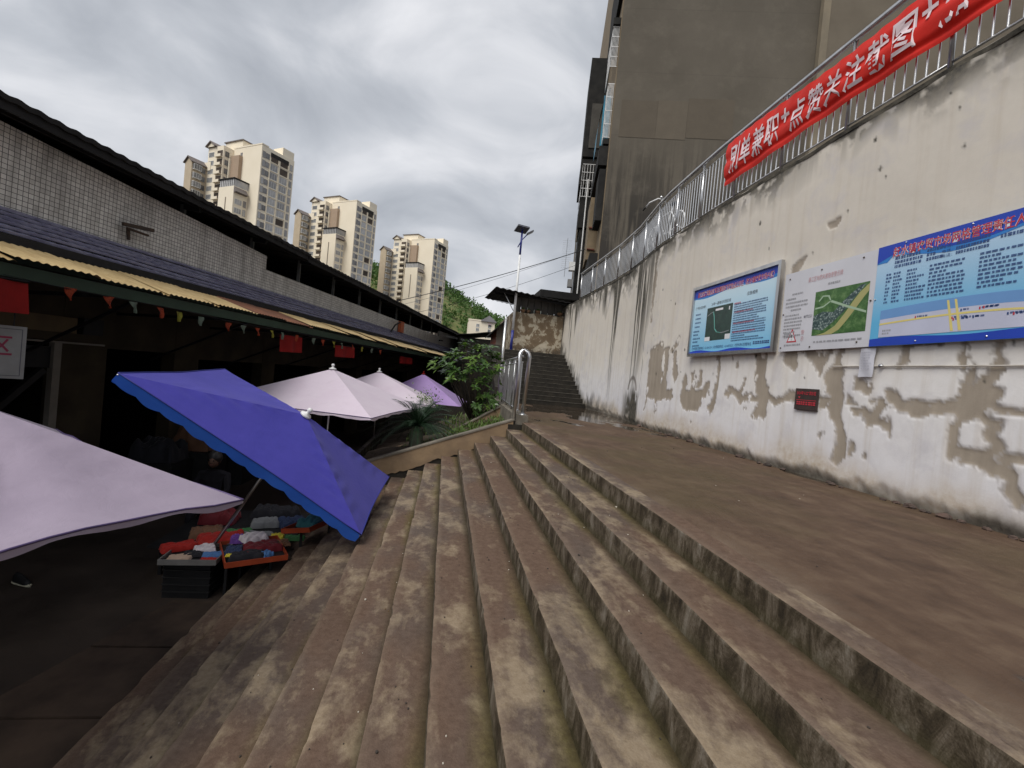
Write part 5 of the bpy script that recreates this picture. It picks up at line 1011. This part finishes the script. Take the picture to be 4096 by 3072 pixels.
# ------------------------------------------------------------------ plants
def leaf(mb, p, d, up, L, w, droop=.25, n=3):
    d = d.normalized(); s = d.cross(up); s = s.normalized() if s.length > 1e-3 else d.orthogonal().normalized(); u = s.cross(d)
    prev = None
    for i in range(n + 1):
        t = i / n; ww = w * math.sin(math.pi * (.12 + .86 * t)) ; c = p + d * (L * t) - V(0, 0, 1) * (droop * L * t * t) + u * 0
        a, b = c - s * ww + u * .15 * ww, c + s * ww + u * .15 * ww
        if prev: mb.face([prev[0], prev[1], b, a])
        prev = (a, b)
def shrub():
    root = thing('broadleaf_shrub', (.8, 12.6, -1.3), 'leafy green shrub with glossy rosettes beside the steel fence', 'shrub'); rr = random.Random(8)
    base = V(.85, 12.8, -1.4); mbs = MB(); lf_ = MB(); lf2 = MB(); tips = []
    for cx_, cy_, cz_, rd, nn in ((-.12, 12.3, .12, .30, 16), (.22, 12.5, .40, .30, 17), (.62, 12.6, .70, .26, 15), (1.02, 12.6, .62, .28, 15), (1.35, 12.6, .38, .24, 12), (.62, 12.2, .22, .34, 16), (.30, 12.1, -.12, .26, 10), (1.1, 12.2, .08, .3, 14)):
        for _ in range(nn):
            u = V(rr.gauss(0, 1), rr.gauss(0, 1), rr.gauss(0, .8)).normalized() * rd * rr.uniform(.55, 1.05); tips.append(V(cx_ + u.x, cy_ + u.y, cz_ + u.z * .85))
    for i in range(55):
        z = rr.uniform(-1.1, -.2); tips.append(V(1.15 + rr.uniform(-.38, .33), 12.4 + rr.uniform(-.5, .5), z))
    for i, p in enumerate(tips):
        ax = (p - V(.75, 12.7, -.7)).normalized(); ax = (ax + V(rr.uniform(-.4, .4), rr.uniform(-.4, .4), .5)).normalized(); k = rr.randint(7, 10); big = 1 if p.z > -.3 else .8
        tgt = lf_ if rr.random() < .72 else lf2
        for j in range(k):
            a = j * 2.399 + rr.uniform(-.3, .3); o1 = ax.orthogonal().normalized(); o2 = ax.cross(o1); el = rr.uniform(.1, .8); d = (o1 * math.cos(a) + o2 * math.sin(a)) * math.cos(el) + ax * math.sin(el); leaf(tgt, p, d, ax, rr.uniform(.15, .24) * big, rr.uniform(.024, .036) * big, .3)
        if i % 3 == 0:
            m = base.lerp(p, .55) + V(rr.uniform(-.1, .1), rr.uniform(-.1, .1), .05); mbs.tube([base, m, p], [.022, .012, .005], 5)
    mbs.build('stem', M_BARK, root, smooth=True); lf_.build('foliage', M_LEAF, root); lf2.build('young_foliage', M_LEAF2, root)
shrub()
def cycad():
    c = V(-.50, 10.35, -1.30); root = thing('cycad', (c.x, c.y, -2.0), 'dark green cycad palm in the planter behind the blue parasol', 'cycad'); rr = random.Random(4)
    MB().lathe((c.x, c.y, -2.05), [(.14, 0), (.16, .15), (.15, .45), (.12, .65), (.05, .72)], 12).build('trunk', M_BARK, root, smooth=True)
    for i in range(84):
        a = i * 2.399; el = R(-4 + 72 * rr.random() ** .8); L = rr.uniform(1.0, 1.42); d = V(math.cos(a) * math.cos(el), math.sin(a) * math.cos(el), math.sin(el)); side = d.cross(V(0, 0, 1)).normalized(); mb = MB(); pts = []
        for k in range(13): t = k / 12; pts.append(c + d * (L * t) - V(0, 0, 1) * (.5 * L * t * t) + V(0, 0, .03))
        mb.tube(pts, [.011 - .008 * k / 12 for k in range(13)], 4)
        for k in range(2, 40):
            t = k / 40; q = min(11.99, t * 12); i0 = int(q); p = pts[i0].lerp(pts[i0 + 1], q - i0); ll = .13 * math.sin(math.pi * (.12 + .82 * t)); dd = (pts[i0 + 1] - pts[i0]).normalized()
            for s in (-1, 1):
                e_ = (side * s + dd * .75 + V(0, 0, .22)).normalized(); w = dd * .004; tip = p + e_ * ll - V(0, 0, .03 * ll / .2); mb.face([p - w, p + w, tip + w * .2, tip - w * .2])
        mb.build('frond', M_CYC, root)
cycad()
def weeds():
    mb = MB(); rr = random.Random(12)
    for i in range(2600):
        x = rr.uniform(-.9, 1.45); y = rr.uniform(9.3, 11.9) if rr.random() < .75 else rr.uniform(12.2, 15)
        if x < .1 and rr.random() < .7: continue
        z = -1.12 + (x - 1.34) * .37 - .03; h = rr.uniform(.03, .13) * (1 + (x > .1) * .5); a = rr.uniform(0, 6.28); d = V(math.cos(a), math.sin(a), 0); s = V(-d.y, d.x, 0) * rr.uniform(.006, .016); p = V(x, y, z); t = p + d * h * rr.uniform(.3, 1) + V(0, 0, h); m_ = p.lerp(t, .55) + V(0, 0, h * .15); mb.face([p - s * .5, p + s * .5, m_ + s, m_ - s]); mb.face([m_ - s, m_ + s, t])
    tag(mb.build('weeds', M_GRASS), 'low bright green weeds growing in the planter soil', 'weeds', kind='stuff')
    root = thing('flowering_weed', (-.5, 12.4, -1.85), 'small pale green bush between the cycad and the parasols', 'shrub'); mb = MB()
    for i in range(420):
        u = V(rr.gauss(0, .20), rr.gauss(0, .18), rr.gauss(0, .13)); p = V(-.45, 12.4, -.82) + u; leaf(mb, p, V(rr.uniform(-1, 1), rr.uniform(-1, 1), rr.uniform(-.2, 1)), V(0, 0, 1), rr.uniform(.05, .10), rr.uniform(.012, .02), .3, 2)
    mb.build('foliage', M_LEAF2, root); MB().tube([(-.5, 12.4, -1.85), (-.48, 12.4, -1.3), (-.45, 12.4, -.85)], .015, 5).build('stem', M_BARK, root)
weeds()
# ------------------------------------------------------------------ street stall under the parasols
def cloth_lump(name, c, sx, sy, h, m_, parent, seed, rz=0.0):
    mb = MB(); ca, sa = math.cos(rz), math.sin(rz)
    def fn(u, v):
        x, y = (u - .5) * 2, (v - .5) * 2; e_ = max(0, 1 - max(abs(x), abs(y)) ** 6); k = h * e_ ** .3 * (.45 + .55 * fb(x * 2.3 + y * 3.1 + seed) + .35 * abs(math.sin(x * 4 - y * 3 + seed * 3 + 2 * fb(x * 2 + seed))) + .3 * fb(x * 7 + y * 6 + seed * 5)); px, py = x * sx * (.92 + .12 * fb(y * 3 + seed)), y * sy * (.92 + .12 * fb(x * 3 + seed)); return (c[0] + px * ca - py * sa, c[1] + px * sa + py * ca, c[2] + k)
    return mb.grid(fn, 22, 22).build(name, m_, parent, smooth=True)
def tray(loc, L, Wd, rz, label, rim, tilt=0):
    root = thing('stall_tray', loc, label, 'tray', 'trays of goods on the stall', rz, local=True); root.rotation_euler.y = tilt
    MB().box(-L / 2, L / 2, -Wd / 2, Wd / 2, 0, .015).build('bottom', M_BLACK, root)
    for a in ((-L / 2, L / 2, -Wd / 2 - .012, -Wd / 2, -.005, .06), (-L / 2, L / 2, Wd / 2, Wd / 2 + .012, -.005, .06), (-L / 2 - .012, -L / 2, -Wd / 2 - .012, Wd / 2 + .012, -.004, .061), (L / 2, L / 2 + .012, -Wd / 2 - .012, Wd / 2 + .012, -.004, .061)): MB().box(*a).build('rim', rim, root)
    return root
ORG = pm('orange_tray_rim', (.36, .055, .016), (.28, .042, .012), 5, .5); GREYR = pm('grey_tray_rim', (.20, .195, .19), (.14, .135, .13), 5, .5)
GC = {n: mat_fabric('goods_' + n, c, tuple(k * .75 for k in c), .05) for n, c in dict(red=(.40, .018, .012), maroon=(.16, .012, .02), white=(.72, .66, .70), black=(.018, .018, .024), purple=(.20, .08, .40), blue=(.08, .20, .45), beige=(.55, .40, .30), green=(.05, .18, .06), yellow=(.65, .55, .05), orange=(.58, .10, .03), grey=(.22, .23, .24), navy=(.03, .05, .12), brown=(.18, .09, .05), teal=(.05, .2, .22)).items()}
def pack(name, label, cat, x, y, z, sx, sy, h, col_, seed, rz=0.0, group='goods laid out on the stall'):
    r = thing(name, (x, y, z), label, cat, group); cloth_lump('folded_cloth', (x, y, z), sx, sy, h, GC[col_], r, seed, rz); return r
def stall():
    # black stacked crates at the corner
    for i in range(5):
        z = ZF + i * .088; r = thing('plastic_crate', (-2.86, 6.28, z), ['black plastic crate at the bottom of the stall stack', 'black plastic crate second from the bottom of the stall stack', 'black plastic crate in the middle of the stall stack', 'black plastic crate second from the top of the stall stack', 'black plastic crate on top of the stall stack'][i], 'crate', 'crates stacked under the stall')
        x0, x1, y0, y1 = -3.12, -2.60, 6.05, 6.52
        MB().box(x0, x1, y0, y1, z, z + .012).build('bottom', M_BLACK, r)
        for a in ((x0, x1, y0, y0 + .012, z + .013, z + .07), (x0, x1, y1 - .012, y1, z + .013, z + .07), (x0, x0 + .012, y0 + .0125, y1 - .0125, z + .013, z + .07), (x1 - .012, x1, y0 + .0125, y1 - .0125, z + .013, z + .07)): MB().box(*a).build('side', M_BLACK, r)
        MB().box(x0 - .012, x1 + .012, y0 - .012, y1 + .012, z + .071, z + .084).build('lip', pm('dull_black_lip', (.022, .022, .023), (.015, .015, .016), 5, .5), r)
    r = thing('stall_table', (-2.5, 7.2, ZF), 'low dark folding table carrying the stall goods', 'table'); MB().box(-3.6, -1.95, 6.56, 8.2, -2.66, -2.63).build('table_top', M_BLACK, r)
    for x in (-3.5, -2.75): 
        for y in (6.65, 8.1): MB().box(x, x + .04, y, y + .04, ZF, -2.66).build('leg', M_BLACK, r)
    t1 = tray((-2.84, 6.22, -2.595), .60, .52, R(4), 'grey rimmed tray of mixed goods on the black crates', GREYR); t2 = tray((-2.22, 6.30, -2.56), .66, .72, R(28), 'orange rimmed tray of dark red clothing beside the steps', ORG); t3 = tray((-1.62, 6.85, -2.34), .42, .80, R(-22), 'orange rimmed tray with a shiny bag, highest on the steps', ORG, R(-12))
    for x, y in ((-2.42, 6.0), (-1.98, 6.2), (-2.1, 6.55), (-2.45, 6.5)): 
        zg = max(ZF, -(HL + RS * math.ceil((X0 - x) / TR))) ; MB().box(x, x + .03, y, y + .03, zg, -2.56).build('tray_leg', M_BLACK, r)
    for x, y in ((-1.75, 6.6), (-1.5, 7.1)): zg = max(ZF, -(HL + RS * math.ceil((X0 - x) / TR))); MB().box(x, x + .03, y, y + .03, zg, -2.33).build('tray_leg', M_BLACK, r)
    items = [('rolled_red_cloth', 'bright red rolled cloth at the left end of the grey tray', 'cloth', -3.12, 6.36, -2.57, .10, .20, .10, 'red', 1, -.9), ('folded_garment', 'beige folded garment in front on the grey tray', 'garment', -2.96, 6.06, -2.57, .13, .09, .05, 'beige', 2, .2), ('folded_garment', 'pink and white garment in the middle of the grey tray', 'garment', -2.80, 6.32, -2.57, .12, .10, .09, 'white', 3, .5), ('folded_garment', 'black folded garment between the beige and white ones', 'garment', -2.86, 6.17, -2.57, .11, .07, .06, 'black', 4, .3),
        ('plastic_packet', 'pale blue plastic packet on the grey tray', 'packet', -2.64, 6.18, -2.57, .12, .08, .05, 'blue', 5, .4), ('plastic_packet', 'small red packet at the front of the grey tray', 'packet', -2.62, 6.03, -2.575, .10, .05, .05, 'red', 6, .1), ('red_bag', 'crinkled orange red bag behind the grey tray', 'bag', -2.78, 6.72, -2.62, .30, .20, .17, 'red', 7, .5),
        ('folded_garment', 'dark maroon garment heaped in the orange tray', 'garment', -2.14, 6.36, -2.54, .22, .16, .12, 'maroon', 8, .6), ('folded_garment', 'black furry garment at the front of the orange tray', 'garment', -2.22, 6.10, -2.54, .20, .09, .10, 'black', 9, .4), ('folded_garment', 'purple black garment at the left of the orange tray', 'garment', -2.42, 6.22, -2.54, .10, .13, .09, 'navy', 10, .3), ('price_card', 'small yellow price card at the front of the orange tray', 'card', -2.38, 6.03, -2.50, .055, .035, .03, 'yellow', 11, .2), ('folded_garment', 'white lilac cloth lying on top of the maroon garment', 'garment', -2.30, 6.52, -2.47, .16, .11, .10, 'white', 12, .7), ('folded_garment', 'purple cloth behind the white lilac one', 'garment', -2.50, 6.62, -2.54, .13, .1, .10, 'purple', 13, .3), ('plastic_packet', 'blue grey packet at the right front of the orange tray', 'packet', -2.02, 6.18, -2.54, .07, .07, .07, 'blue', 14, .9), ('folded_garment', 'reddish brown cloth at the back right of the orange tray', 'garment', -1.98, 6.56, -2.54, .12, .10, .06, 'brown', 15, .5),
        ('shiny_bag', 'crumpled silver and blue plastic bag on the upper tray', 'bag', -1.60, 6.85, -2.32, .14, .28, .15, 'teal', 16, -.4), ('green_packet', 'green packet beside the silver bag', 'packet', -1.92, 6.98, -2.62, .14, .07, .06, 'green', 17, .1), ('yellow_packet', 'dull yellow packet left of the green one', 'packet', -2.16, 7.0, -2.62, .09, .07, .07, 'yellow', 18, .2), ('folded_garment', 'olive grey cloth behind the white lilac one', 'garment', -2.45, 7.0, -2.62, .22, .12, .08, 'grey', 19, .1), ('folded_garment', 'dark green folded cloth in the middle row of the table', 'garment', -2.72, 7.05, -2.62, .2, .12, .09, 'green', 20, .2), ('folded_garment', 'rust red folded cloth at the back left of the table', 'garment', -3.1, 7.0, -2.62, .2, .16, .13, 'brown', 21, .4), ('folded_garment', 'grey folded cloth in the back row of the table', 'garment', -2.5, 7.5, -2.62, .2, .14, .12, 'grey', 22, .3), ('folded_garment', 'navy folded cloth at the back right of the table', 'garment', -2.12, 7.55, -2.62, .2, .16, .14, 'navy', 23, .6), ('folded_garment', 'black heap of clothes at the far back of the table', 'garment', -2.5, 7.95, -2.62, .35, .16, .2, 'black', 24, .1), ('folded_garment', 'brown heap of clothes at the far left of the table', 'garment', -3.2, 7.6, -2.62, .25, .2, .2, 'maroon', 25, .1)]
    for it in items: it = list(it); it[8] *= .62; pack(*it)
    # goods in the dim shop front
    for i, (s, d, z, sx, h, c_, lab) in enumerate(((9.2, 7.3, ZF + .9, .35, .35, 'brown', 'brown bag in the dim shop front behind the stall'), (8.4, 7.4, ZF + .8, .4, .3, 'black', 'dark bundle in the dim shop front behind the stall'), (10.3, 7.3, ZF + .8, .45, .4, 'grey', 'grey bundle in the dim shop front behind the stall'))):
        p = MK(s, d, z); r = thing('goods_bundle', p, lab, 'bundle', 'bundles in the shop front'); cloth_lump('bundle', p, sx, sx * .8, h, GC[c_], r, 40 + i); MB().box(p.x - .45, p.x + .45, p.y - .4, p.y + .4, ZF, p.z).build('shelf', M_BLACK, r)
stall()
def shoes():
    for i, (x, y, rz) in enumerate(((-4.78, 6.28, R(-25)), (-5.12, 6.1, R(-55)))):
        r = thing('sneaker', (x, y, ZF), ['dark sneaker with pale sole on the floor at the left edge', 'second sneaker with pale sole, cut by the left edge'][i], 'shoe', 'pair of sneakers', rz, local=True); mb = MB()
        def so_(u, v): x_ = -.15 + .31 * u; w = .045 * (1 - (2 * u - 1) ** 6) ** .5 * (1 + .15 * math.sin(u * 5)); a = v * 2 * math.pi; return (x_, w * math.cos(a), .018 + .018 * math.sin(a))
        mb.grid(so_, 16, 12).build('sole', pm('pale_rubber', (.5, .48, .36), (.42, .4, .3), 6, .6), r, smooth=True); mb = MB()
        def up_(u, v): x_ = -.14 + .28 * u; h = .10 * (1 - .62 * max(0, (u - .35) / .65) ** .8) * min(1, (u + .08) * 6) * min(1, (1.04 - u) * 8); w = .042 * (1 - (2 * u - 1) ** 6) ** .5; a = v * math.pi; return (x_, w * math.cos(a), .03 + h * math.sin(a))
        mb.grid(up_, 16, 10).build('upper', M_BLACK, r, smooth=True)
shoes()
# ------------------------------------------------------------------ seated stall keeper in the shade
def person():
    b = V(-3.50, 8.02, ZF); root = thing('person', b, 'person in dark clothes seated behind the stall in deep shade', 'person')
    J = dict(pel=(0, .05, .52), spine=(0, .02, .78), chest=(0, -.02, 1.0), neck=(0, -.03, 1.12), lsh=(-.19, -.02, 1.04), lel=(-.26, -.14, .80), lwr=(-.12, -.34, .72), rsh=(.19, -.02, 1.04), rel=(.26, -.14, .80), rwr=(.12, -.34, .72), lhip=(-.1, .02, .50), lkn=(-.14, -.40, .50), lan=(-.14, -.38, .09), lto=(-.14, -.55, .05), rhip=(.1, .02, .50), rkn=(.14, -.40, .50), ran=(.14, -.38, .09), rto=(.14, -.55, .05))
    E_ = [('pel', 'spine'), ('spine', 'chest'), ('chest', 'neck'), ('chest', 'lsh'), ('lsh', 'lel'), ('lel', 'lwr'), ('chest', 'rsh'), ('rsh', 'rel'), ('rel', 'rwr'), ('pel', 'lhip'), ('lhip', 'lkn'), ('lkn', 'lan'), ('lan', 'lto'), ('pel', 'rhip'), ('rhip', 'rkn'), ('rkn', 'ran'), ('ran', 'rto')]
    RD = dict(pel=.15, spine=.14, chest=.15, neck=.055, lsh=.075, rsh=.075, lel=.05, rel=.05, lwr=.035, rwr=.035, lhip=.1, rhip=.1, lkn=.07, rkn=.07, lan=.045, ran=.045, lto=.04, rto=.04)
    ks = list(J); me = bpy.data.meshes.new('body'); me.from_pydata([tuple(Vector(J[k]) + b) for k in ks], [(ks.index(a), ks.index(c)) for a, c in E_], []); me.materials.append(pm('dark_jacket', (.014, .013, .016), (.022, .02, .025), 6, .9, spec=.2))
    o = link('body', me, root); sm = o.modifiers.new('skin', 'SKIN'); sk_ = me.skin_vertices[0].data
    for i, k in enumerate(ks): sk_[i].radius = (RD[k], RD[k] * .85); sk_[i].use_root = k == 'pel'
    ss = o.modifiers.new('sub', 'SUBSURF'); ss.levels = 1; ss.render_levels = 1
    SKN = pm('skin', (.17, .09, .06), (.14, .075, .05), 8, .7); c = b + V(0, -.07, 1.27); mb = MB()
    mb.ball(c, .105, 16, 12, (.78, .92, 1.12)); mb.v = [(x, y - .02 * max(0, 1 - ((z - c.z + .01) / .03) ** 2) * (abs(x - c.x) < .025) * (y < c.y), z) for x, y, z in mb.v]; hd = mb.build('head', SKN, root, smooth=True)
    for s in (-1, 1): MB().ball(c + V(s * .03, -.088, .01), .011, 8, 5).build('eye', M_BLACK, hd); MB().ball(c + V(s * .083, .01, -.005), .026, 8, 5, (.4, .8, 1.2)).build('ear', SKN, hd)
    MB().ball(c + V(0, -.088, -.055), .022, 8, 5, (1.1, .4, .35)).build('mouth', pm('lip', (.25, .09, .08), (.22, .08, .07), 8, .5), hd); MB().ball(c + V(0, -.102, -.015), .014, 8, 5, (.8, 1.1, 1.5)).build('nose', SKN, hd)
    mb = MB(); mb.ball(c + V(0, .022, .035), .118, 18, 12, (.88, .95, 1.05)); mb.v = [(x + (nz(i, 1) - .5) * .02, y + (nz(i, 2) - .5) * .02, z + (nz(i, 3) - .5) * .02) for i, (x, y, z) in enumerate(mb.v)]; mb.build('hair', pm('black_hair', (.015, .013, .012), (.03, .027, .025), 30, .5), hd, smooth=True)
    for s, w in ((-1, 'lwr'), (1, 'rwr')):
        p = b + Vector(J[w]); h = MB().ball(p + V(-s * .03, -.045, -.005), .045, 10, 6, (.9, 1.1, .45)).build('hand', SKN, root, smooth=True)
        for k in range(4): q = p + V(-s * .03 + (k - 1.5) * .019, -.085, 0); MB().tube([q, q + V(0, -.035, -.008), q + V(0, -.052 + .006 * abs(k - 1.3), -.032)], [.0095, .009, .007], 6).build('finger', SKN, h, smooth=True)
        q = p + V(-s * .03 - s * .038, -.04, 0); MB().tube([q, q + V(-s * .022, -.03, -.008), q + V(-s * .022, -.05, -.02)], [.011, .01, .008], 6).build('thumb', SKN, h, smooth=True)
    st = thing('stool', b + V(0, .05, 0), 'low dark stool under the seated person', 'stool'); MB().box(b.x - .17, b.x + .17, b.y - .1, b.y + .22, ZF + .36, ZF + .40).build('seat', M_BLACK, st)
    for x in (-.15, .12):
        for y in (-.08, .18): MB().box(b.x + x, b.x + x + .03, b.y + y, b.y + y + .03, ZF, ZF + .36).build('leg', M_BLACK, st)
person()

# ------------------------------------------------------------------ grit and litter lying on the steps
def grit():
    rr = random.Random(21); mb = MB()
    for i in range(420):
        k = rr.randint(0, 13); x = X0 - k * TR + rr.uniform(.03, TR - .02) if k else rr.uniform(X0 + .1, 4.3); y = rr.uniform(.6, 8.8); z = -(HL + k * RS) + .001; r = rr.uniform(.002, .006) if rr.random() < .9 else rr.uniform(.006, .011); mb.m(0 if rr.random() < .75 else 1 if rr.random() < .6 else 2).ball((x, y, z + r * .4), r, 5, 3, (1, 1.4, .6))
    tag(mb.build('grit', [pm('dark_grit', (.06, .045, .035), (.03, .025, .02), 40, .9), pm('pale_grit', (.55, .5, .42), (.4, .36, .3), 40, .9), pm('dead_leaf', (.20, .12, .04), (.13, .08, .03), 30, .8)]), 'scattered grit and crumbs on the concrete steps', 'grit', kind='stuff')
grit()
